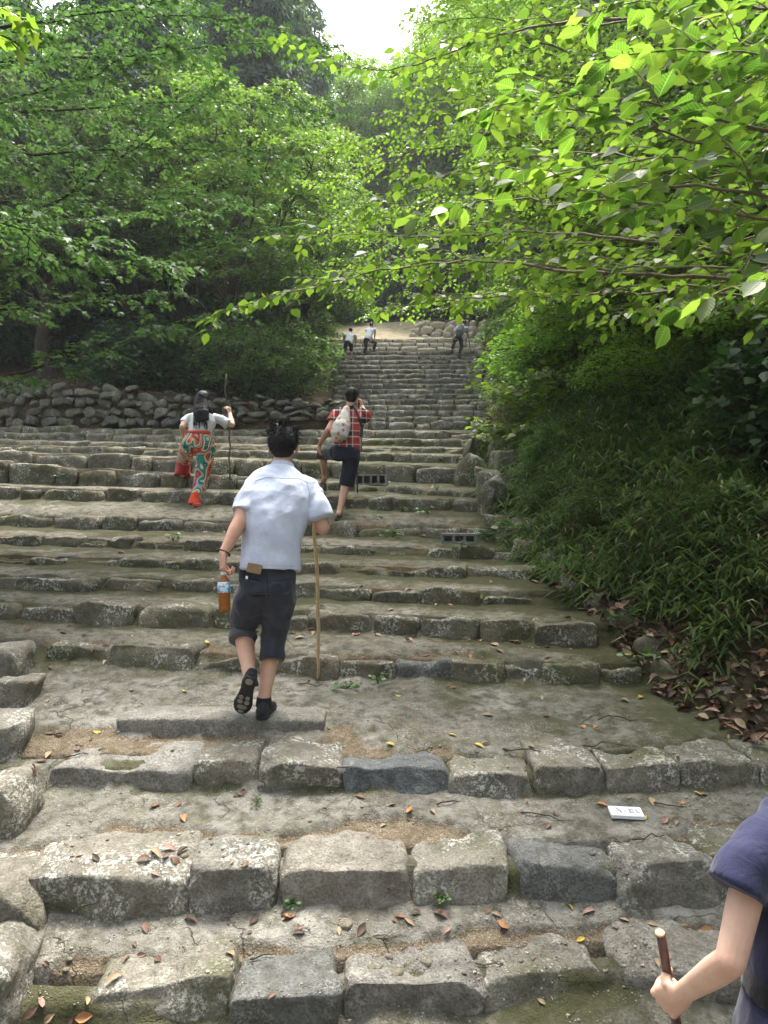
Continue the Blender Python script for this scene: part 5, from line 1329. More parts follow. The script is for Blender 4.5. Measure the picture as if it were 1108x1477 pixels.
# wallet poking out of the back pocket, small white mark on the trousers
def slab(name, c, ex, ey, th, mat, parent=None):
    ex, ey = Vector(ex), Vector(ey); n = ex.cross(ey).normalized() * th; bm = bmesh.new()
    q = [bm.verts.new(Vector(c) + ex * a + ey * b_ + n * z) for z in (-.5, .5) for a, b_ in ((-.5, -.5), (.5, -.5), (.5, .5), (-.5, .5))]
    for f in ((0, 3, 2, 1), (4, 5, 6, 7), (0, 1, 5, 4), (1, 2, 6, 5), (2, 3, 7, 6), (3, 0, 4, 7)): bm.faces.new([q[k] for k in f])
    bmesh.ops.recalc_face_normals(bm, faces=bm.faces); bmesh.ops.bevel(bm, geom=bm.edges[:], offset=min(th * .3, .003), segments=2, affect='EDGES')
    me = bpy.data.meshes.new(name); bm.to_mesh(me); bm.free()
    return link(name, me, mat, parent, loc=None)
M['tan'] = mat_plain('tan leather', (.25, .165, .085), .6, .3, .2, 20)
wl = slab('wallet', P(367, 820, 3.982), (.078, .0, -.016), (.010, .008, .05), .012, M['tan']); tag(wl, 'tan wallet sticking out of the back pocket of dark trousers', 'wallet')
slab('trouser_mark', P(356, 833, 4.008), (.012, 0, -.001), (0, .004, .016), .002, M['white'], man)
slab('sleeve_mark', P(467.5, 733, 4.215), (.003, .0, .0), (.002, 0, .012), .010, M['black'], man)
hair_short(man, 'hair', j, (0.02, 1, -.12), (0, .25, 1), 1.0, 4, 2600, .026, .20, (0, -.25, -.7))
fN = nrm((0.02, 1, -.12)); uN = nrm(Vector((0, .25, 1)) - fN * Vector((0, .25, 1)).dot(fN)); rN = fN.cross(uN)
lvh = hair_tufts(np.random.default_rng(9), lambda x, y, z: j['head'] + rN * x + fN * y + uN * z, rN, fN, uN, 420, .046, lambda d: d[:, 2] > .25, 1., (.2, -.1, .1), .75)
link('hair_tufts', lvh.mesh('hair_tufts', M['hair'], 'needle', .12), None, man)['kind'] = 'stuff'
# seams sewn into shirt and trousers
def seam(parent, target, line, r, mat, name='seam'):
    me = target.data; n = len(me.vertices); co = np.empty(n * 3, np.float32); me.vertices.foreach_get('co', co)
    bv = BVHTree.FromPolygons(co.reshape(-1, 3).tolist(), [tuple(p.vertices) for p in me.polygons]); pts = []
    for (a, b_) in zip(line[:-1], line[1:]):
        for t_ in np.linspace(0, 1, 10, endpoint=False):
            px, py = a[0] + (b_[0] - a[0]) * t_, a[1] + (b_[1] - a[1]) * t_; o_ = Vector((0, 0, ZC)); h_ = bv.ray_cast(o_, (P(px, py, 1.0) - o_).normalized())
            if h_[0] is not None: pts.append(np.array(h_[0] - h_[1] * .0005))
    if len(pts) < 4: return
    wd_ = Wood(); wd_.tube(np.array(pts), r, 5); link(name, wd_.mesh(name, mat), None, parent, loc=(0, 0, 0))
M['seam_pale'] = mat_plain('shirt seam thread', (.36, .39, .50), .9, .1); M['seam_dark'] = mat_plain('trouser seam thread', (.018, .019, .026), .9, .1)
seam(shirt, shirt, [(367, 694), (385, 688), (408, 690), (430, 690), (446, 697)], .0022, M['seam_pale'])
seam(shirt, shirt, [(347, 815), (388, 815), (430, 817)], .0016, M['seam_pale'])
seam(shirt, shirt, [(371, 692), (364, 710), (367, 730)], .0018, M['seam_pale']); seam(shirt, shirt, [(441, 693), (447, 712), (444, 735)], .0018, M['seam_pale'])
seam(shirt, shirt, [(339, 733), (352, 737), (366, 741)], .0016, M['seam_pale']); seam(shirt, shirt, [(450, 747), (460, 745), (469, 741)], .0016, M['seam_pale'])
seam(pants, pants, [(385, 825), (386, 845), (387, 862)], .0022, M['seam_dark']); seam(pants, pants, [(350, 832), (365, 836), (378, 838)], .0022, M['seam_dark']); seam(pants, pants, [(396, 838), (410, 837), (422, 834)], .0022, M['seam_dark'])
# shoes
shoe(man, 'shoe', Vector((P(377, 1038, 4.0).x, 3.985, foot_z)), Vector((P(377, 1038, 4.0).x + .01, 4.255, foot_z)), (0, 0, 1), 1.0, M['shoe_black'], M['sole_black'], high=.085)
toe = Vector((P(346, 1030, 4.06).x, 4.07, foot_z + .012)); heel = P(361, 978, 3.925)
shoe(man, 'shoe', heel, toe, Vector((.08, 1, .55)), 1.05, M['shoe_black'], M['sole_black'], tread_=M['pad_grey'], high=.085)
for (an_, kn_) in (('anL', 'knL'), ('anR', 'knR')):
    b = Blob(); a_ = j[an_]; k_ = j[kn_]; b.loft([a_ + Vector((0, .01, -.03)), a_.lerp(k_, .07)], [(.046, .05), (.041, .043)], cap='flat', n=16)
    link('sock', b.done('sock', .005, 1), M['shoe_black'], man)
# bracelet
def torus(name, c, axis, R_, r_, mat, parent, sx=1., n=18, beads=True):
    a = nrm(axis); x = nrm(Vector((0, 1, 0)) - a * a.y); y = a.cross(x); bm = bmesh.new()
    for k in range(n):
        t = 2 * math.pi * k / n; p = Vector(c) + x * R_ * math.cos(t) + y * R_ * sx * math.sin(t)
        bmesh.ops.create_icosphere(bm, subdivisions=1, radius=r_, matrix=Matrix.Translation(p))
    me = bpy.data.meshes.new(name); bm.to_mesh(me); bm.free(); me.polygons.foreach_set('use_smooth', np.ones(len(me.polygons), bool)); return link(name, me, mat, parent)
br = torus('bracelet', j['wrL'] + (j['elL'] - j['wrL']) * .06, j['elL'] - j['wrL'], .034, .0062, mat_plain('dark bead', (.03, .014, .012), .35, .5), None)
tag(br, 'dark bead bracelet on the wrist above the tea bottle', 'bracelet')
stick('walking_stick', P(454, 742, 4.50), hit(459, 980)[0] + Vector((0, 0, .003)), .0125, .0105, M['wood_pale'], 'pale peeled wooden stick gripped by the man in white polo shirt', .012, 5, 16)

# bottle of tea hanging from his left hand
def lathe(name, prof, c, axis, mat, parent=None, n=20, loc=None):
    a = nrm(axis); x = nrm(Vector((1, 0, 0)) - a * a.x); y = a.cross(x); bm = bmesh.new(); rings = []
    for z, r in prof: rings.append([bm.verts.new(Vector(c) + a * z + x * r * math.cos(t) + y * r * math.sin(t)) for t in np.linspace(0, 2 * math.pi, n, endpoint=False)])
    for A, B in zip(rings[:-1], rings[1:]):
        for k in range(n): bm.faces.new((A[k], A[(k + 1) % n], B[(k + 1) % n], B[k]))
    bm.faces.new(rings[0][::-1]); bm.faces.new(rings[-1]); bmesh.ops.recalc_face_normals(bm, faces=bm.faces)
    me = bpy.data.meshes.new(name); bm.to_mesh(me); bm.free(); me.polygons.foreach_set('use_smooth', np.ones(len(me.polygons), bool))
    return link(name, me, mat, parent, loc=loc)
bb = P(324.5, 882, 3.99); bt = P(322.5, 826, 4.0); axb = bt - bb
t = NT('tea behind clear plastic'); g = t.bsdf((.42, .15, .035), .12, None, .5); g.inputs['Transmission Weight'].default_value = .35; g.inputs['IOR'].default_value = 1.33
M['tea'] = t.m
t = NT('blue bottle label'); v = t.coord(rnd=False); vv = t.n('ShaderNodeSeparateXYZ'); t.l(v, vv.inputs[0])
c = t.mix(t.ramp(t.noise(v, 38, 2, .5), [(.5, 0), (.54, 1)], 'LINEAR'), (.05, .36, .68), (.55, .75, .85))
c = t.mix(t.ramp(t.noise(v, 70, 1, .5), [(.62, 0), (.64, 1)]), c, (.75, .25, .3))
t.bsdf(c, .35, None, .4); M['label'] = t.m
M['cap'] = mat_plain('white bottle cap', (.75, .75, .75), .4, .4)
bot = empty('bottle', tuple(bb), 'plastic bottle of brown tea with blue label held by its neck', 'bottle')
prof = [(0, .022), (.004, .029), (.012, .0325)]
for k in range(5): prof += [(.024 + k * .016, .0325), (.030 + k * .016, .0305), (.034 + k * .016, .0325)]
prof += [(.105, .033), (.155, .033), (.175, .026), (.19, .015), (.20, .0135)]
link_b = lathe('tea_body', prof, bb, axb, M['tea'], bot)
lathe('label', [(.104, .0335), (.106, .0345), (.160, .0345), (.162, .033)], bb, axb, M['label'], bot)
lathe('cap', [(.198, .0145), (.199, .0155), (.214, .0155), (.216, .013)], bb, axb, M['cap'], bot)

# ---- the woman in patterned trousers -----------------------------------
def mat_pattern():
    t = NT('swirled bright print'); v = t.coord(rnd=False, scale=(1, 1, .8))
    nn = t.n('ShaderNodeTexNoise'); nn.inputs['Scale'].default_value = 5.0; nn.inputs['Detail'].default_value = 1.0; t.l(v, nn.inputs['Vector'])
    w = t.math('FRACT', t.math('MULTIPLY', nn.outputs[0], 5.2))
    c = t.ramp(w, [(0, (.62, .13, .05)), (.16, (.75, .30, .14)), (.28, (.74, .70, .62)), (.38, (.05, .28, .25)), (.52, (.02, .08, .08)), (.58, (.25, .50, .42)), (.70, (.72, .35, .17)), (.82, (.17, .14, .42)), (.88, (.62, .10, .05)), (.95, (.02, .03, .04))], 'CONSTANT')
    t.bsdf(c, .8, t.bump(t.noise(v, 20, 4), .3, .01), .2); return t.m
M['pattern'] = mat_pattern(); M['shirt_w2'] = mat_cloth('white cotton blouse', (.60, .61, .64), .06)
M['orange'] = mat_cloth('orange red cloth', (.62, .07, .025), .15); M['red_cloth'] = mat_cloth('deep red cloth', (.30, .022, .02), .2)
WR = hit(283, 731)[0] + Vector((0, -.08, .0)); WL = hit(264, 690)[0]; WL = WL if WL.y < 10.6 else P(264, 690, 10.05)
WS = hit(331, 692)[0]; WS = WS if WS.y < 10.9 else drop(P(331, 690, 10.4).x, 10.4)[0]
print('HITW', WR, WL, WS)
zf = lambda px, py, d: P(px, py, d)
j = dict(pelvis=P(287, 636, 9.670), neck=P(294, 594, 9.790), head=P(293, 578, 9.830), shL=P(272, 599, 9.770), shR=P(314, 600, 9.770),
         elL=P(263, 616, 9.620), wrL=P(265, 632, 9.770), elR=P(335, 613, 9.770), wrR=P(331.5, 596, 9.950),
         hpL=P(276, 640, 9.670), knL=P(266, 662, 10.10), anL=P(264, 684, 10.06), hpR=P(298, 640, 9.670), knR=P(292, 684, 9.770), anR=P(285, 722, 9.620), ftL=Vector((0, .15, 0)), ftR=Vector((.0, .15, 0)))
woman = empty('person', tuple(P(284, 730, 9.570)), 'woman with long black hair in white blouse and swirled colourful trousers', 'person')
link('body', skin_body('body', j, .96, .009, {'R': dict(d=(-.05, .12, .5), palm=(-.8, .3, 0), side=(0, 0.2, 1), curl=(60, 80, 55), thumb=50), 'L': dict(d=(.3, .4, -.5), palm=(.3, .6, .1), side=(0, 0, 1))}, (0, 1, -.05), (0, .15, 1)), M['skin2'], woman)
ax = nrm(j['shR'] - j['shL']); b = Blob()
b.loft([P(287, 631, 9.670), P(289, 620, 9.700), P(292, 609, 9.740), P(294, 601, 9.770), P(294, 595, 9.790)], [(.155, .12), (.165, .125), (.18, .125), (.165, .11), (.08, .075)], side=ax, cap='flat', n=20)
b.loft([P(282, 600, 9.770), P(272, 603, 9.740), P(265, 611, 9.690)], [.05, .062, .07], cap='flat', n=14)
b.loft([P(306, 601, 9.770), P(318, 605, 9.770), P(329, 612, 9.770)], [.05, .062, .072], cap='flat', n=14)
link('blouse', b.done('blouse', .011, 3, .012, (8, 8, 8), 2), M['shirt_w2'], woman)
b = Blob()
b.loft([P(286, 624, 9.670), P(287, 636, 9.670), P(287, 647, 9.670)], [(.15, .12), (.20, .155), (.195, .15)], side=ax, cap='flat', n=18)
b.loft([P(298, 640, 9.670), P(296, 662, 9.720), P(292, 685, 9.750), P(288, 705, 9.690), P(285, 721, 9.620)], [(.125, .14), (.115, .13), (.10, .115), (.09, .1), (.095, .105)], side=ax, cap='flat', n=16)
b.loft([P(276, 640, 9.670), P(269, 652, 9.870), P(266, 664, 10.09)], [(.125, .13), (.11, .115), (.10, .10)], side=ax, cap='round', n=16)
pt = link('trousers', b.done('trousers', .011, 3, .012, (7, 7, 6), 5), M['pattern'], woman)
b = Blob(); b.loft([P(266, 662, 10.11), P(264, 676, 10.08), P(263, 687, 10.05)], [.10, .105, .115], cap='flat', n=16); link('trouser_leg', b.done('trouser_leg', .012, 3, .012, (8, 8, 6), 6), M['red_cloth'], woman)
b = Blob(); b.loft([P(287, 621.5, 9.670), P(287, 626, 9.670)], [(.156, .126), (.166, .133)], side=ax, cap='flat', n=20); link('waistband', b.done('waistband', .01, 1), M['orange'], pt, loc=(0, 0, 0))
b = Blob(); b.loft([P(285, 712, 9.630), P(284, 722, 9.600), P(283, 730, 9.570)], [.078, .10, .115], cap='flat', n=16); link('hem', b.done('hem', .011, 3, .016, (12, 12, 9), 7), M['orange'], pt, loc=(0, 0, 0))
shoe(woman, 'shoe', WR, WR + Vector((0, .23, 0)), (0, 0, 1), .9, M['orange'], M['orange'], high=.06)
shoe(woman, 'shoe', WL, WL + Vector((0, .23, 0)), (0, 0, 1), .9, M['red_cloth'], M['red_cloth'], high=.06)
# long straight hair
b = Blob(); hd_ = j['head']
b.ball(hd_ + Vector((0, -.02, .035)), (.088, .102, .096), None, 18)
b.loft([hd_ + Vector((-.005, -.06, .05)), hd_ + Vector((.0, -.12, -.06)), hd_ + Vector((.02, -.20, -.17)), hd_ + Vector((.045, -.235, -.29))], [(.085, .05), (.098, .045), (.105, .036), (.092, .022)], cap='flat', n=18)
b.loft([hd_ + Vector((-.07, 0, .02)), hd_ + Vector((-.095, -.02, -.12)), hd_ + Vector((-.10, -.02, -.17))], [.03, .03, .014], n=10)
b.loft([hd_ + Vector((.10, -.09, -.10)), hd_ + Vector((.135, -.09, -.20)), hd_ + Vector((.15, -.08, -.25))], [.03, .025, .012], n=10)
me = b.done('hair', .010, 2, .007, (60, 60, 3), 3)
rng = np.random.default_rng(8); lv = Leaves(); n = 260
q = np.stack([rng.uniform(-.08, .11, n), np.zeros(n), rng.uniform(-.30, -.02, n)], 1); q[:, 1] = -.13 + .42 * q[:, 2] + rng.uniform(-.02, .02, n); q[:, 0] += -.1 * (q[:, 2] + .15) * .3
lv.add(np.array(hd_) + q, np.stack([rng.normal(.1, .08, n), rng.normal(-.05, .03, n), np.full(n, -1.)], 1), np.array([0, -1., 0]) + rng.normal(0, .4, (n, 3)), rng.uniform(.08, .16, n))
m2 = lv.mesh('t', None, 'needle', .06); bm = bmesh.new(); bm.from_mesh(me); bm.from_mesh(m2); bm.to_mesh(me); bm.free()
link('hair', me, M['hair'], woman)
stick('walking_stick', P(327, 540, 10.030), WS, .011, .010, M['wood_dark'], 'thin dark stick raised beside the long haired woman', .05, 9, 14)

# ---- the man in the plaid shirt ----------------------------------------
def mat_plaid():
    t = NT('red plaid cotton'); tc = t.n('ShaderNodeTexCoord'); sx = t.n('ShaderNodeSeparateXYZ'); t.l(tc.outputs['Object'], sx.inputs[0])
    def bands(axis, sc_, off=0.):
        w = t.math('FRACT', t.math('ADD', t.math('MULTIPLY', sx.outputs[axis], sc_), off))
        return t.ramp(w, [(0, (.40, .035, .035)), (.28, (.66, .58, .50)), (.38, (.02, .018, .022)), (.72, (.60, .54, .46)), (.80, (.38, .04, .04))], 'CONSTANT')
    c = t.mix(.5, bands('X', 6.2, .1), bands('Z', 6.0, .3))
    t.bsdf(c, .85, t.bump(t.noise(t.coord(rnd=False), 18, 4), .3, .01), .2); return t.m
def mat_floral():
    t = NT('pale floral print'); v = t.coord(rnd=False); cc = t.vor(v, 17, out='Color'); dd = t.vor(v, 17)
    sp = t.n('ShaderNodeSeparateColor'); t.l(cc, sp.inputs[0])
    c = t.ramp(sp.outputs[0], [(0, (.62, .58, .52)), (.4, (.70, .22, .05)), (.62, (.55, .50, .46)), (.8, (.45, .12, .10)), (.9, (.30, .33, .30))], 'CONSTANT')
    c = t.mix(t.ramp(dd, [(.30, 0), (.42, 1)]), c, (.60, .56, .50)); c = t.mix(t.ramp(t.noise(v, 60, 3), [(.5, 0), (.6, .6)]), c, (.33, .30, .30))
    t.bsdf(c, .8, t.bump(t.noise(v, 20, 4), .4, .012), .2); return t.m
PR = hit(487, 751)[0]; PL = hit(467, 697)[0]; PL = PL if PL.y < 10.4 else P(467, 697, 9.8)
PS = drop(P(516, 705, 9.75).x, 9.75)[0]
print('HITP', PR, PL, PS)
M['plaid'] = mat_plaid(); M['floral'] = mat_floral(); M['navy'] = mat_cloth('navy shorts', (.012, .016, .032), .2)
j = dict(pelvis=P(499, 650, 8.980), neck=P(505, 588, 9.180), head=P(507, 573, 9.220), shL=P(489, 594, 9.140), shR=P(521, 594, 9.160),
         elL=P(474, 620, 9.000), wrL=P(461, 641, 9.30), elR=P(530, 603, 9.220), wrR=P(522, 586, 9.400),
         hpL=P(489, 652, 9.000), knL=P(466, 655, 9.55), anL=P(468, 688, 9.80), hpR=P(508, 653, 8.980), knR=P(500, 694, 9.060), anR=P(489, 741, 8.850), ftL=Vector((-.03, .15, 0)), ftR=Vector((0, .15, 0)))
plaid = empty('person', tuple(P(487, 752, 8.800)), 'man in red plaid shirt and navy shorts resting a hand on his raised knee', 'person')
link('body', skin_body('body', j, 1.0, .009, {'R': dict(d=(-.05, .1, .5), palm=(-.8, .3, 0), side=(0, .2, 1), curl=(60, 80, 55), thumb=50), 'L': dict(d=(-.05, .25, -.5), palm=(.6, .5, 0), side=(0, .7, .5), curl=(15, 20, 15))}, (.05, 1, -.1), (0, .2, 1)), M['skin'], plaid)
ax = nrm(j['shR'] - j['shL']); b = Blob()
b.loft([P(502, 652, 9.000), P(502, 635, 9.030), P(504, 615, 9.090), P(505, 602, 9.130), P(505, 594, 9.160), P(505, 588, 9.180)], [(.175, .135), (.165, .13), (.178, .13), (.185, .115), (.15, .09), (.075, .07)], side=ax, cap='flat', n=20)
b.loft([P(494, 592, 9.150), P(486, 598, 9.120), P(480, 609, 9.070)], [.06, .076, .082], cap='flat', n=14)
b.loft([P(516, 592, 9.160), P(524, 598, 9.180), P(529, 605, 9.220)], [.06, .078, .085], cap='flat', n=14)
link('plaid_shirt', b.done('plaid_shirt', .011, 3, .012, (8, 8, 7), 2), M['plaid'], plaid)
b = Blob()
b.loft([P(500, 645, 8.980), P(499, 655, 8.980), P(499, 662, 8.980)], [(.165, .125), (.17, .13), (.16, .12)], side=ax, cap='flat', n=18)
b.loft([P(489, 653, 9.000), P(478, 651, 9.30), P(467, 654, 9.52), P(465.5, 661, 9.54)], [(.11, .115), (.10, .10), (.088, .09), (.082, .08)], side=(0, 0, 1), cap='flat', n=16)
b.loft([P(508, 655, 8.980), P(505, 675, 9.020), P(500, 700, 9.040)], [(.108, .115), (.098, .105), (.092, .095)], side=ax, cap='flat', n=16)
link('shorts', b.done('shorts', .011, 3, .010, (8, 8, 7), 5), M['navy'], plaid)
hair_short(plaid, 'hair', j, (.05, 1, -.1), (0, .2, 1), 1.0, 14, 500, .03, .2, (0, -.3, -.8))
for an_, hz in (('anR', PR), ('anL', PL)):
    shoe(plaid, 'sandal', hz + Vector((0, -.02, -.003)), hz + Vector((-.01 if an_ == 'anR' else -.05, .25, -.003)), (0, 0, 1), 1.0, M['black'], M['sole_black'], strap=True)
stick('walking_stick', P(518, 551, 9.460), PS, .012, .011, M['wood_dark'], 'brown stick held upright by the man in plaid shirt', .03, 11, 14)
bag = empty('drawstring_bag', tuple(P(492, 630, 8.880)), 'pale floral drawstring backpack slung on the back of the plaid shirt', 'backpack')
b = Blob(); b.loft([P(500, 589, 9.020), P(497, 600, 8.970), P(493, 615, 8.890), P(489, 628, 8.850), P(487, 633, 8.860)], [(.04, .04), (.07, .06), (.105, .085), (.11, .08), (.075, .05)], side=(1, 0, .25), n=16)
link('pouch', b.done('pouch', .010, 3, .012, (11, 11, 7), 4), M['floral'], bag)
def strap(name, pts, r, mat, parent):
    b = Blob(); b.loft(pts, [(r, r * .45)] * len(pts), n=8, cap='flat'); return link(name, b.done(name, .006, 1), mat, parent)
strap('strap', [P(501, 590, 9.040), P(508, 585, 9.080), P(514, 592, 9.050), P(519, 604, 9.000), P(522, 616, 9.000), P(521, 630, 8.970)], .018, M['black'], bag)

# ---- three climbers at the top -----------------------------------------
M['shirt_far'] = mat_cloth('pale grey print shirt', (.50, .54, .58), .3, 30); M['shirt_far2'] = mat_cloth('pale blue shirt', (.52, .57, .66), .1)
M['black_cloth'] = mat_cloth('black trousers', (.016, .018, .022), .2); M['bag_green'] = mat_cloth('dark grey green backpack', (.05, .065, .055), .2)
def far_person(label, j, s, shirt, hem, legs, legmat, hairm='hair', seed=0):
    o = empty('person', tuple(min((j['anL'], j['anR']), key=lambda v: v.z)), label, 'person')
    h_ = dict(d=(0, .2, -.4), palm=(0, .5, 0), side=(0, 1, 0), fr=.012)
    link('body', skin_body('body', j, s, .02, {'L': h_, 'R': h_}, j['face'], (0, .3, 1)), M['skin'], o)
    ax = nrm(j['shR'] - j['shL']); c = (j['shL'] + j['shR']) / 2; b = Blob()
    b.loft([j['pelvis'].lerp(c, -.05), j['pelvis'].lerp(c, .45), j['pelvis'].lerp(c, .8), c, j['neck']], [(.17 * s, .14 * s), (.17 * s, .135 * s), (.185 * s, .13 * s), (.18 * s, .10 * s), (.075 * s, .07 * s)], side=ax, cap='flat', n=16)
    for q in 'LR': b.loft([j['sh' + q].lerp(c, .2), j['sh' + q], j['sh' + q].lerp(j['el' + q], .75)], [.065 * s, .08 * s, .088 * s], cap='flat', n=12)
    link('shirt', b.done('shirt', .02, 2, .012, (6, 6, 6), seed), shirt, o)
    b = Blob(); b.loft([j['pelvis'] + Vector((0, 0, .06)), j['pelvis'] - Vector((0, 0, .05))], [(.16 * s, .12 * s), (.165 * s, .125 * s)], side=ax, cap='flat', n=14)
    for q in 'LR':
        pts = [j['hp' + q], j['hp' + q].lerp(j['kn' + q], .5), j['kn' + q]]; rr = [.11 * s, .095 * s, .082 * s]
        if legs == 'long': pts += [j['kn' + q].lerp(j['an' + q], .5), j['an' + q].lerp(j['kn' + q], .06)]; rr += [.075 * s, .075 * s]
        b.loft(pts, rr, cap='flat', n=12)
    link('trousers' if legs == 'long' else 'shorts', b.done('trousers', .02, 2, .01, (6, 6, 6), seed + 1), legmat, o)
    hair_short(o, 'hair', j, j['face'], (0, .3, 1), s, seed + 3, 150, .03, .15, (0, -.3, -.8))
    for q in 'LR':
        a = j['an' + q]; shoe(o, 'shoe', a + Vector((0, -.07, -.085)), a + Vector((0, .2, -.085)), (0, 0, 1), 1.05, M['shoe_black'], M['sole_black'])
    return o
DF = hit(502, 518)[0].y
q = lambda x, y, dd=0: P(x, y, DF + dd)
far_person('stooped climber in pale shirt and black shorts near the shrubs at the top', dict(pelvis=q(502, 494), neck=q(505, 481, .35), head=q(506, 477, .5), shL=q(498, 483, .3), shR=q(511, 483, .3), elL=q(496, 490, .45), wrL=q(498, 497, .5), elR=q(514, 490, .45), wrR=q(513, 497, .5),
           hpL=q(499, 495), knL=q(497.5, 506.5, .1), anL=q(497.5, 517, 0), hpR=q(506, 495), knR=q(507, 506.5, .15), anR=q(507, 517.5, .05), ftL=Vector((0, .15, 0)), ftR=Vector((0, .15, 0)), face=(0, 1, -.3)), .86, M['shirt_far'], 0, 'short', M['black_cloth'], seed=31)
DF = hit(526, 512)[0].y
far_person('climber in printed shirt and black trousers stepping up beside the stooped one', dict(pelvis=q(530, 490), neck=q(535, 473, .3), head=q(536, 469, .35), shL=q(529, 475, .25), shR=q(540, 475, .3), elL=q(531, 482, .4), wrL=q(537, 486, .5), elR=q(541, 482, .35), wrR=q(540, 488, .45),
           hpL=q(527, 491), knL=q(528, 501, .1), anL=q(525, 510.5, .0), hpR=q(534, 491), knR=q(542, 494, .4), anR=q(539, 503.5, .55), ftL=Vector((0, .15, 0)), ftR=Vector((0, .15, 0)), face=(.3, 1, -.2)), .9, M['shirt_far'], 0, 'long', M['black_cloth'], seed=41)
DF = hit(662, 513)[0].y
far3 = far_person('climber in pale blue shirt with dark backpack below the sunlit wall', dict(pelvis=q(661, 487), neck=q(667, 471, .4), head=q(670, 466, .5), shL=q(660, 472, .35), shR=q(673, 472, .35), elL=q(655, 481, .4), wrL=q(653, 490, .45), elR=q(675, 478, .5), wrR=q(674, 485, .6),
           hpL=q(658, 488), knL=q(655, 495, .35), anL=q(653, 504, .4), hpR=q(665, 488), knR=q(666, 500, .1), anR=q(662, 511, .0), ftL=Vector((0, .15, 0)), ftR=Vector((0, .15, 0)), face=(.1, 1, -.2)), .9, M['shirt_far2'], 0, 'long', M['black_cloth'], seed=51)
b = Blob(); b.loft([q(662, 486, -.15), q(663, 478, -.05), q(665, 471, .12)], [(.13, .08), (.16, .11), (.12, .08)], n=12)
bp = empty('backpack', tuple(q(662, 486, -.15)), 'dark grey green backpack on the climber below the sunlit wall', 'backpack'); link('pouch', b.done('pouch', .02, 2), M['bag_green'], bp)
strap('strap', [q(660, 470, .2), q(665, 468, .3), q(670, 470, .25)], .03, M['black'], bp)
stick('walking_stick', q(675, 480, .6), q(679, 510, .75), .016, .014, M['wood_dark'], 'short dark stick held by the climber in pale blue shirt', .02, 13, 8)

# ---- the woman in navy at the lower right -------------------------------
M['navy_linen'] = mat_cloth('navy linen', (.022, .024, .062), .2, 9); M['black_belt'] = mat_cloth('black skirt belt', (.012, .012, .017), .2)
j = dict(pelvis=P(1192, 1490, 1.50), neck=P(1205, 1160, 1.64), head=P(1216, 1075, 1.70), shL=P(1097, 1200, 1.56), shR=P(1312, 1200, 1.60),
         elL=P(1054, 1386, 1.46), wrL=P(984, 1433, 1.64), elR=P(1370, 1400, 1.5), wrR=P(1350, 1500, 1.62), ftL=Vector((0, .15, 0)), ftR=Vector((0, .15, 0)))
gzn = float(RZ[0] - ROWS[0][2] - .02)
pv = j['pelvis']
j.update(hpL=pv + Vector((-.085, 0, -.03)), hpR=pv + Vector((.085, 0, -.03)), knL=Vector((pv.x - .09, pv.y + .12, gzn + .46)), knR=Vector((pv.x + .09, pv.y + .05, gzn + .44)), anL=Vector((pv.x - .09, pv.y + .06, gzn + .085)), anR=Vector((pv.x + .09, pv.y - .12, gzn + .085)))
near = empty('person', (pv.x, pv.y, gzn), 'woman in navy linen top gripping a plum brown stick with a bare arm', 'person')
link('body', skin_body('body', j, .95, .0034, {'L': dict(d=P(948, 1450, 1.71) - j['wrL'], palm=(.45, .85, -.1), side=(.1, .1, 1), curl=(68, 85, 60), thumb=62, fr=.0098, grip=True), 'R': dict(d=(0, .3, -.3), palm=(-1, 0, 0), side=(0, 1, 0))}, (0, 1, -.15), (0, .15, 1), sm=2, arm=.78), M['skin2'], near)
ax = nrm(j['shR'] - j['shL']); b = Blob()
b.loft([P(1192, 1520, 1.50), P(1194, 1440, 1.52), P(1196, 1370, 1.53), P(1200, 1290, 1.55), P(1204, 1225, 1.58), P(1205, 1190, 1.60), P(1206, 1162, 1.63)], [(.185, .15), (.165, .13), (.170, .135), (.185, .135), (.19, .115), (.16, .095), (.08, .075)], side=ax, cap='flat', n=24)
b.loft([P(1135, 1190, 1.58), P(1105, 1212, 1.555), P(1080, 1248, 1.52), P(1064, 1285, 1.50)], [.052, .058, .058, .060], cap='flat', n=18)
b.loft([P(1300, 1190, 1.6), P(1325, 1215, 1.6), P(1345, 1290, 1.57)], [.058, .07, .078], cap='flat', n=18)
top_ = link('linen_top', b.done('linen_top', .006, 3, .010, (10, 10, 4), 12), M['navy_linen'], near)
b = Blob(); b.loft([P(1194, 1442, 1.52), P(1195, 1405, 1.525)], [(.176, .141), (.172, .137)], side=ax, cap='flat', n=22); link('belt', b.done('belt', .006, 2, .003, (9, 9, 9), 3), M['black_belt'], near)
b = Blob()
b.loft([pv + Vector((0, 0, .06)), pv + Vector((0, 0, -.08))], [(.16, .125), (.17, .135)], side=ax, cap='flat', n=18)
for qd in 'LR': b.loft([j['hp' + qd], j['hp' + qd].lerp(j['kn' + qd], .5), j['kn' + qd], j['kn' + qd].lerp(j['an' + qd], .5), j['an' + qd]], [.10, .09, .08, .075, .07], cap='flat', n=14)
link('trousers', b.done('trousers', .009, 3, .01, (8, 8, 6), 2), M['navy_linen'], near)
hair_short(near, 'hair', j, (0, 1, -.15), (0, .15, 1), .95, 24, 500, .05, .1, (0, -.3, -.9))
for qd in 'LR':
    a = j['an' + qd]; shoe(near, 'shoe', Vector((a.x, a.y - .07, gzn)), Vector((a.x, a.y + .18, gzn)), (0, 0, 1), .95, M['shoe_black'], M['sole_black'])
sk = stick('walking_stick', P(952, 1346, 1.70), Vector((P(1035, 1800, 1.85).x, 1.85, gzn)), .0115, .0115, M['wood_plum'], 'plum brown round stick in the hand of the woman in navy', .004, 15, 12)
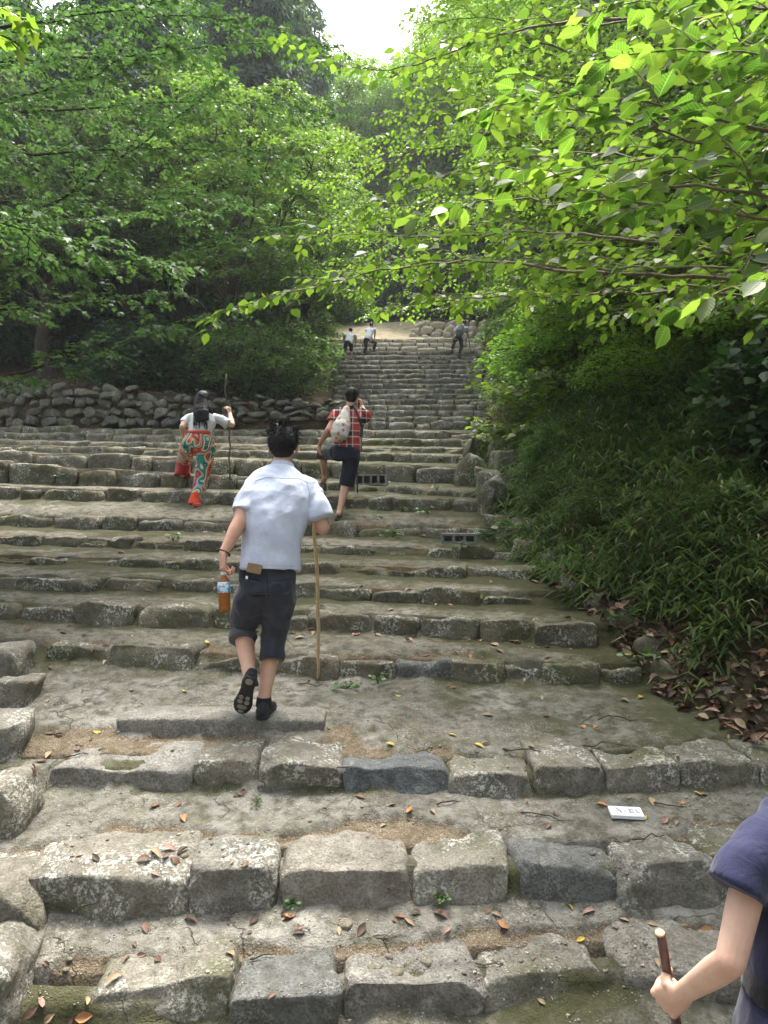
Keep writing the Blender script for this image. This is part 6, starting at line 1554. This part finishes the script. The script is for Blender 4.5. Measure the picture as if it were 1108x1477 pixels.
o = lathe('cut_end', [(0, .0115), (.004, .011)], P(952, 1346, 1.70) + Vector((0, 0, -.001)), P(952, 1346, 1.70) - Vector((P(1035, 1800, 1.85).x, 1.85, gzn)), M['wood_pale'], sk, loc=(0, 0, 0))
# ---------------------------------------------------------------- fallen leaves, litter and small things
rl = random.Random(12)
def litter_leaf(seed):
    rg = random.Random(seed); n = 5; vs = []; fs = []; c = rg.uniform(-.5, .7); cw = rg.uniform(.1, .9); tw = rg.uniform(-.4, .4)
    for i in range(n + 1):
        t = i / n; w = .24 * math.sin(math.pi * min(1, max(.02, t)) ** .9) + .01
        z = c * (t - .5) ** 2
        vs += [(t - .5, -w, z + w * cw + tw * w * t), (t - .5, 0, z), (t - .5, w, z + w * cw - tw * w * t)]
    for i in range(n):
        a = i * 3; fs += [(a, a + 3, a + 4, a + 1), (a + 1, a + 4, a + 5, a + 2)]
    v = np.array(vs); v[:, 2] -= v[:, 2].min()
    return mesh_np('fallen_leaf', v, fs, True)
def mat_dead(name, c):
    t = NT(name); v = t.coord(); col = t.mix(t.ramp(t.noise(v, 5, 5, .7), [(.35, 0), (.7, 1)]), c, tuple(a * .5 for a in c)); t.bsdf(col, .6, None, .3); return t.m
LCOL = {'brown': (.17, .095, .06), 'tan': (.36, .25, .15), 'orange': (.46, .22, .09), 'yellow': (.60, .42, .05), 'dark': (.075, .042, .03), 'pinkish': (.33, .19, .15)}
LML = {}
for k, c in LCOL.items():
    m_ = mat_dead(k + ' dead leaf', c); LML[k] = []
    for q in range(3):
        me = litter_leaf(hash((len(k), q)) % 999 + q * 7 + len(LML)); me.materials.append(m_); LML[k].append(me)
def fallen(px, py, kind, size=None, d=None):
    h_, n_ = hit(px, py)
    if h_ is None: return
    if n_.z < .35:                                    # met a riser: let it lie at its foot
        h2 = drop(h_.x, h_.y - .07); h_, n_ = h2
        if h_ is None or n_.z < .35: return
    o = bpy.data.objects.new('fallen_leaf', rl.choice(LML[kind])); COL.objects.link(o)
    L = size or rl.uniform(.04, .068)
    q = Vector((0, 0, 1)).rotation_difference(n_); o.rotation_mode = 'QUATERNION'
    o.rotation_quaternion = q @ Matrix.Rotation(rl.uniform(0, 6.28), 3, 'Z').to_quaternion() @ Matrix.Rotation(rl.uniform(-.25, .25), 3, 'X').to_quaternion()
    o.location = h_ + n_ * .003; o.scale = (L, L * rl.uniform(.75, 1.1), L)
    tag(o, {'brown': 'curled brown fallen leaf lying on the stone steps', 'tan': 'dry tan fallen leaf lying on the stone steps', 'orange': 'orange fallen leaf lying on the stone steps', 'yellow': 'bright yellow fallen leaf lying on the stone steps', 'dark': 'dark brown rotting leaf lying on the stone steps', 'pinkish': 'pinkish brown fallen leaf lying on the stone steps'}[kind], 'fallen leaf', kind + ' fallen leaves on the steps')
SPOTS = [(266, 997, 'yellow'), (140, 1057, 'yellow'), (822, 1310, 'yellow'), (838, 1356, 'yellow'), (718, 1318, 'tan'), (848, 1318, 'pinkish'), (725, 1333, 'orange'), (932, 1306, 'tan'), (1018, 1340, 'orange'), (990, 1337, 'tan'),
 (655, 992, 'orange'), (574, 1004, 'yellow'), (788, 1033, 'yellow'), (705, 1031, 'tan'), (782, 1008, 'tan'), (858, 1050, 'orange'), (840, 1049, 'orange'), (654, 1062, 'yellow'), (700, 1075, 'tan'), (563, 1075, 'yellow'), (900, 1010, 'tan'), (922, 1007, 'yellow'), (690, 1078, 'yellow'),
 (590, 1170, 'orange'), (565, 1163, 'orange'), (625, 1172, 'tan'), (870, 1163, 'orange'), (985, 1160, 'orange'), (1000, 1132, 'yellow'), (1005, 1125, 'tan'), (932, 1138, 'tan'), (930, 1180, 'yellow'), (957, 1187, 'pinkish'), (800, 1176, 'brown'), (790, 1193, 'brown'),
 (370, 1256, 'dark'), (355, 1247, 'brown'), (265, 1183, 'orange'), (258, 1163, 'brown'), (240, 1238, 'brown'), (205, 1241, 'brown'), (115, 1235, 'pinkish'), (225, 1232, 'tan'), (255, 1245, 'brown'), (265, 1228, 'dark'), (245, 1228, 'pinkish'), (280, 1257, 'brown'), (350, 1105, 'brown'), (520, 1120, 'brown'),
 (203, 1378, 'tan'), (212, 1341, 'brown'), (230, 1383, 'brown'), (180, 1440, 'tan'), (165, 1415, 'tan'), (333, 1378, 'tan'), (418, 1298, 'orange'), (415, 1288, 'brown'), (430, 1347, 'dark'), (520, 1345, 'dark'), (490, 1342, 'tan'), (580, 1322, 'brown'), (600, 1318, 'dark'), (590, 1330, 'tan'), (635, 1322, 'brown'),
 (60, 1450, 'pinkish'), (80, 1460, 'brown'), (95, 1455, 'tan'), (100, 1470, 'brown'), (45, 1462, 'pinkish'), (125, 1443, 'tan'), (120, 1468, 'orange'), (300, 1440, 'brown'), (315, 1450, 'tan'), (330, 1455, 'brown'), (70, 1468, 'tan'),
 (75, 1058, 'brown'), (85, 1062, 'dark'), (70, 1090, 'tan'), (100, 1095, 'brown'), (60, 1100, 'brown'), (110, 1085, 'dark'), (45, 1110, 'brown'), (70, 1010, 'tan'), (75, 965, 'brown'), (225, 1165, 'brown'), (140, 1240, 'dark'),
 (85, 805, 'yellow'), (445, 975, 'brown'), (510, 985, 'tan'), (545, 905, 'tan'), (565, 880, 'tan'), (630, 857, 'tan'), (648, 860, 'orange'), (692, 858, 'yellow'), (745, 910, 'tan'), (820, 925, 'tan'), (600, 935, 'orange'), (615, 945, 'tan'), (660, 940, 'tan'), (680, 948, 'orange'), (755, 955, 'tan'), (790, 950, 'brown'), (860, 955, 'brown'), (300, 925, 'yellow'), (240, 928, 'tan'), (190, 918, 'yellow'), (120, 918, 'dark'), (90, 915, 'brown'), (30, 900, 'dark'), (40, 910, 'brown')]
for (x, y, k) in SPOTS: fallen(x + rl.uniform(-2, 2), y + rl.uniform(-2, 2), k)
for _ in range(40): fallen(rl.uniform(40, 1090), rl.uniform(960, 1470), rl.choice(['brown', 'tan', 'dark', 'brown', 'pinkish', 'tan']), rl.uniform(.02, .045))
for _ in range(60): fallen(rl.uniform(20, 880), rl.uniform(740, 940), rl.choice(['brown', 'tan', 'tan', 'pinkish', 'dark']), rl.uniform(.05, .09))
# heap of litter at the foot of the bank: nobody could count it
def litter(n, seed, fx, name, label, smin=.05, smax=.1):
    rg = np.random.default_rng(seed); groups = {}
    for k in range(n):
        x, y = fx(rg); h_, n_ = drop(x, y)
        if h_ is None: continue
        groups.setdefault(rg.choice(['brown', 'tan', 'dark', 'dark', 'pinkish', 'brown', 'tan', 'orange'], p=[.22, .13, .22, .15, .1, .1, .06, .02]), []).append((h_ + Vector((0, 0, rg.uniform(.002, .03))), rg))
    root = empty(name, tuple(drop(*fx(rg))[0]), label, 'leaf litter', kind='stuff')
    for kk, lst in groups.items():
        me = LML[kk][0]; nv = len(me.vertices); co = np.empty(nv * 3, np.float32); me.vertices.foreach_get('co', co); co = co.reshape(-1, 3)
        lp = np.empty(len(me.loops), np.int32); me.loops.foreach_get('vertex_index', lp); lp = lp.reshape(-1, 4); V = []; Fq = []
        for q, (p, _) in enumerate(lst):
            e = Matrix.Rotation(rg.uniform(0, 6.28), 3, 'Z') @ Matrix.Rotation(rg.normal(0, .45), 3, 'X') @ Matrix.Rotation(rg.normal(0, .4), 3, 'Y')
            V.append(co @ np.array(e).T * rg.uniform(smin, smax) + np.array(p)); Fq.append(lp + q * nv)
        o = link('dead_leaves', mesh_np('dead_leaves', np.concatenate(V), np.concatenate(Fq), True, me.materials[0]), None, root); o['kind'] = 'stuff'
def fx_bank(rg):
    y = rg.uniform(3.7, 6.4); return XR(y) + abs(rg.normal(.25, .55)), y
litter(900, 4, fx_bank, 'leaf_litter', 'drift of brown dead leaves on the bare soil of the bank')
def fx_far(rg):
    y = rg.uniform(4.2, 9); return XR(y) + rg.uniform(.1, 2.6), y
litter(500, 5, fx_far, 'leaf_litter', 'scattered pale dead leaves among the bamboo grass stems', .05, .09)
def fx_terr(rg): return rg.uniform(-10, -2.0), 17.0 + abs(rg.normal(0, 1.2))
litter(500, 6, fx_terr, 'leaf_litter', 'dull dead leaves along the top of the retaining wall', .07, .12)

# loose cobbles and chips on the treads
G_PEB = 'loose pebbles on the steps'
PB = [stone_mesh(1, .8, .6, 7000 + k, 2.5, rough=.05, boxy=.1, corner=.35, name='pebble', facets=3) for k in range(5)]
for m_ in PB: m_.materials.append(M['stone_far'])
for (x, y, s) in [(493, 1342, .07), (163, 1402, .055), (300, 1417, .045), (560, 1385, .05), (585, 1388, .05), (535, 1393, .04), (610, 1392, .06), (270, 1238, .05), (575, 1408, .05)] + [(rl.uniform(60, 900), rl.choice([rl.uniform(1375, 1400), rl.uniform(1205, 1245), rl.uniform(1060, 1090), rl.uniform(900, 1000)]), rl.uniform(.015, .035)) for _ in range(45)]:
    h_, n_ = hit(x, y)
    if h_ is None or n_.z < .5: continue
    o = bpy.data.objects.new('pebble', rl.choice(PB)); COL.objects.link(o); o.location = h_ + Vector((0, 0, s * .35)); o.scale = (s, s, s); o.rotation_euler = (rl.uniform(-.3, .3), rl.uniform(-.3, .3), rl.uniform(0, 6.28))
    tag(o, 'small loose pebble lying on the stone steps' if s < .036 else 'fist sized pale loose stone lying on the stone steps', 'pebble' if s < .036 else 'stone', G_PEB if s < .036 else 'loose stones on the steps')
# fine twigs
G_TW = 'fallen twigs on the steps'
for k, (x, y, L) in enumerate([(790, 1180, .25), (650, 1160, .14), (500, 1110, .12), (975, 1165, .2), (935, 1210, .16), (450, 990, .22), (900, 1040, .3), (760, 1085, .25), (880, 1078, .28), (110, 1092, .12), (560, 1285, .1), (380, 1382, .1), (140, 1305, .12), (700, 1395, .12)]):
    h_, n_ = hit(x, y)
    if h_ is None: continue
    a = rl.uniform(-.5, .5); wd = Wood(); wd.tube(curve((-L / 2, 0, 0), (L / 2, 0, 0), .03, np.random.default_rng(k), 6, .04), np.linspace(.0045, .002, 6), 5)
    o = link('twig', wd.mesh('twig', M['bark'])); o.location = h_ + Vector((0, 0, .008)); o.rotation_euler.z = a; tag(o, 'thin brown fallen twig lying on a stone tread', 'twig', G_TW)

# little weeds rooted in the joints
M['weed'] = mat_leaf('weed leaf', (.04, .09, .02), (.07, .14, .03), (1.4, 1.6, 1.0), .3)
G_W = 'small weeds in the joints of the steps'
rng = np.random.default_rng(44)
def weed(px, py, s, n=14, label='tiny green weed sprouting from a joint of the steps', name='weed'):
    h_, n_ = hit(px, py)
    if h_ is None: return
    lv = Leaves(); wd = Wood()
    for k in range(n):
        a = rng.uniform(0, 6.28); r = rng.uniform(.2, 1) * s; p = np.array([np.cos(a) * r, np.sin(a) * r - .02, rng.uniform(.2, .9) * s])
        wd.tube(np.array([(0, 0, 0), p * np.array([.5, .5, .7]), p]), [.002, .0015, .001], 3)
        lv.add(p, np.array([np.cos(a), np.sin(a), .1]), np.array([0, -.3, 1]) + rng.normal(0, .4, 3), s * rng.uniform(.4, .7))
    o = empty(name, tuple(h_), label, 'weed', G_W); link('stem', wd.mesh('stem', M['weed']), None, o, loc=(0, 0, 0)); link('leaves', lv.mesh('leaves', M['weed'], 'oval', .8), None, o, loc=(0, 0, 0))
for (x, y, s) in [(371, 1156, .035), (421, 1304, .035), (634, 1296, .035), (617, 742, .11), (550, 748, .08), (565, 775, .12), (665, 795, .12), (580, 738, .06), (552, 700, .09), (735, 770, .14), (85, 690, .08), (250, 780, .09), (630, 707, .07), (500, 993, .07), (545, 985, .06), (920, 955, .1), (890, 900, .12), (700, 780, .12)]: weed(x, y, s)

# hollow concrete blocks set on the treads
M['concrete'] = mat_plain('weathered concrete', (.2, .2, .185), .9, .2, .3, 12, .4)
def hollow_block(px, py, d, label, n=3, w=.42, h=.13, dp=.12, rz=-.1):
    p = drop(P(px, py, d).x, d)[0]; o = empty('hollow_block', tuple(p), label, 'concrete block'); bm = bmesh.new()
    th = .025; parts_ = [((0, 0, th / 2), (w, dp, th)), ((0, 0, h - th / 2), (w, dp, th))]
    web = .03
    for k in range(n + 1): parts_.append(((-w / 2 + web / 2 + k * (w - web) / n, 0, h / 2), (web, dp - .004, h - 2 * th + .002)))
    for c, sz in parts_: bmesh.ops.create_cube(bm, size=1, matrix=Matrix.Translation(c) @ Matrix.Diagonal((*sz, 1)))
    me = bpy.data.meshes.new('shell'); bm.to_mesh(me); bm.free(); link('shell', me, M['concrete'], o, loc=(0, 0, 0)); o.rotation_euler = (0, .0, rz)
    me2 = bpy.data.meshes.new('back_plate'); bm = bmesh.new(); bmesh.ops.create_cube(bm, size=1, matrix=Matrix.Translation((0, dp / 2 - .006, h / 2)) @ Matrix.Diagonal((w - .01, .01, h - .02, 1))); bm.to_mesh(me2); bm.free(); link('back_plate', me2, M['concrete'], o, loc=(0, 0, 0))
hollow_block(536, 695, 10.35, 'grey hollow concrete block by the foot of the plaid shirted man', 4, .46, .15, .14, -.15)
hollow_block(662, 790, 7.95, 'dark hollow concrete block on a step beside the grassy bank', 3, .38, .11, .11, -.05)

# white plate with small marks lying on a tread
h_, n_ = hit(903, 1176)
M['plate'] = mat_plain('white enamel plate', (.72, .73, .75), .4, .4); M['ink'] = mat_plain('faded grey ink', (.22, .25, .27), .6, .2)
pl = empty('plate_sign', tuple(h_ + Vector((0, 0, .012))), 'small white plate with faded marks lying on a mossy tread', 'sign')
bm = bmesh.new(); bmesh.ops.create_cube(bm, size=1, matrix=Matrix.Diagonal((.15, .10, .018, 1))); bmesh.ops.bevel(bm, geom=bm.edges[:], offset=.002, segments=2, affect='EDGES')
me = bpy.data.meshes.new('plate'); bm.to_mesh(me); bm.free(); link('plate', me, M['plate'], pl, loc=(0, 0, 0))
for (x, y, w, h, a) in [(-.035, .015, .008, .034, .5), (-.026, -.008, .008, .026, .1), (-.042, -.006, .016, .006, .0), (-.006, -.004, .008, .009, 0), (.016, 0, .006, .042, 0), (.026, .016, .018, .006, 0), (.028, 0, .016, .006, 0), (.026, -.018, .02, .006, 0), (.048, .004, .006, .036, .1), (.055, -.012, .014, .006, 0)]:
    bm = bmesh.new(); bmesh.ops.create_cube(bm, size=1, matrix=Matrix.Translation((x, y, .0095)) @ Matrix.Rotation(a, 4, 'Z') @ Matrix.Diagonal((w, h, .002, 1))); me = bpy.data.meshes.new('mark'); bm.to_mesh(me); bm.free(); link('mark', me, M['ink'], pl, loc=(0, 0, 0))
pl.rotation_euler.z = -.12

# grit and stone chips strewn over the near treads
rgc = np.random.default_rng(91); GV, GF = [], []; oct_ = np.array([(1, 0, 0), (-1, 0, 0), (0, 1, 0), (0, -1, 0), (0, 0, 1), (0, 0, -1)], float)
ofc = np.array([(0, 2, 4), (2, 1, 4), (1, 3, 4), (3, 0, 4), (2, 0, 5), (1, 2, 5), (3, 1, 5), (0, 3, 5)])
for k in range(9000):
    px, py = rgc.uniform(20, 1100), 900 + 577 * rgc.uniform(0, 1) ** .8
    if vnoise(np.array([px / 70]), np.array([py / 28]), seed=3)[0] < .05: continue
    h_, n_ = hit(px, py)
    if h_ is None or n_.z < .6 or h_.y > 7: continue
    sz = rgc.uniform(.002, .0055) * (1 + (rgc.uniform() < .06) * 1.3)
    GV.append((oct_ * rgc.uniform(.5, 1.2, (6, 1)) * np.array([1.2, 1, .6])) @ np.array(Matrix.Rotation(rgc.uniform(0, 6.28), 3, 'Z')) * sz + np.array(h_) + np.array([0, 0, sz * .3])); GF.append(ofc + (len(GV) - 1) * 6)
M['grit'] = mat_leaf('grit', (.13, .11, .08), (.30, .27, .22), (1, 1, 1), .0, .9, .1)
tag(link('grit', mesh_np('grit', np.concatenate(GV), np.concatenate(GF), False, M['grit'])), 'fine grit and stone chips strewn over the near treads', 'grit', kind='stuff')
# ---------------------------------------------------------------- haze volume added to imitate a lens veil over the distance
bm = bmesh.new(); bmesh.ops.create_cube(bm, size=1, matrix=Matrix.Translation((0, 65, 37)) @ Matrix.Diagonal((200, 240, 96, 1)))
me = bpy.data.meshes.new('haze'); bm.to_mesh(me); bm.free()
hm = bpy.data.materials.new('added haze'); hm.use_nodes = True; hm.node_tree.nodes.clear()
ho = hm.node_tree.nodes.new('ShaderNodeOutputMaterial'); hv = hm.node_tree.nodes.new('ShaderNodeVolumePrincipled')
hv.inputs['Color'].default_value = (.86, .93, .95, 1); hv.inputs['Density'].default_value = .0009; hv.inputs['Anisotropy'].default_value = .35
hm.node_tree.links.new(hv.outputs[0], ho.inputs['Volume']); me.materials.append(hm)
tag(link('haze', me), 'thin added haze to lift the distance like a lens veil', 'haze', kind='stuff')
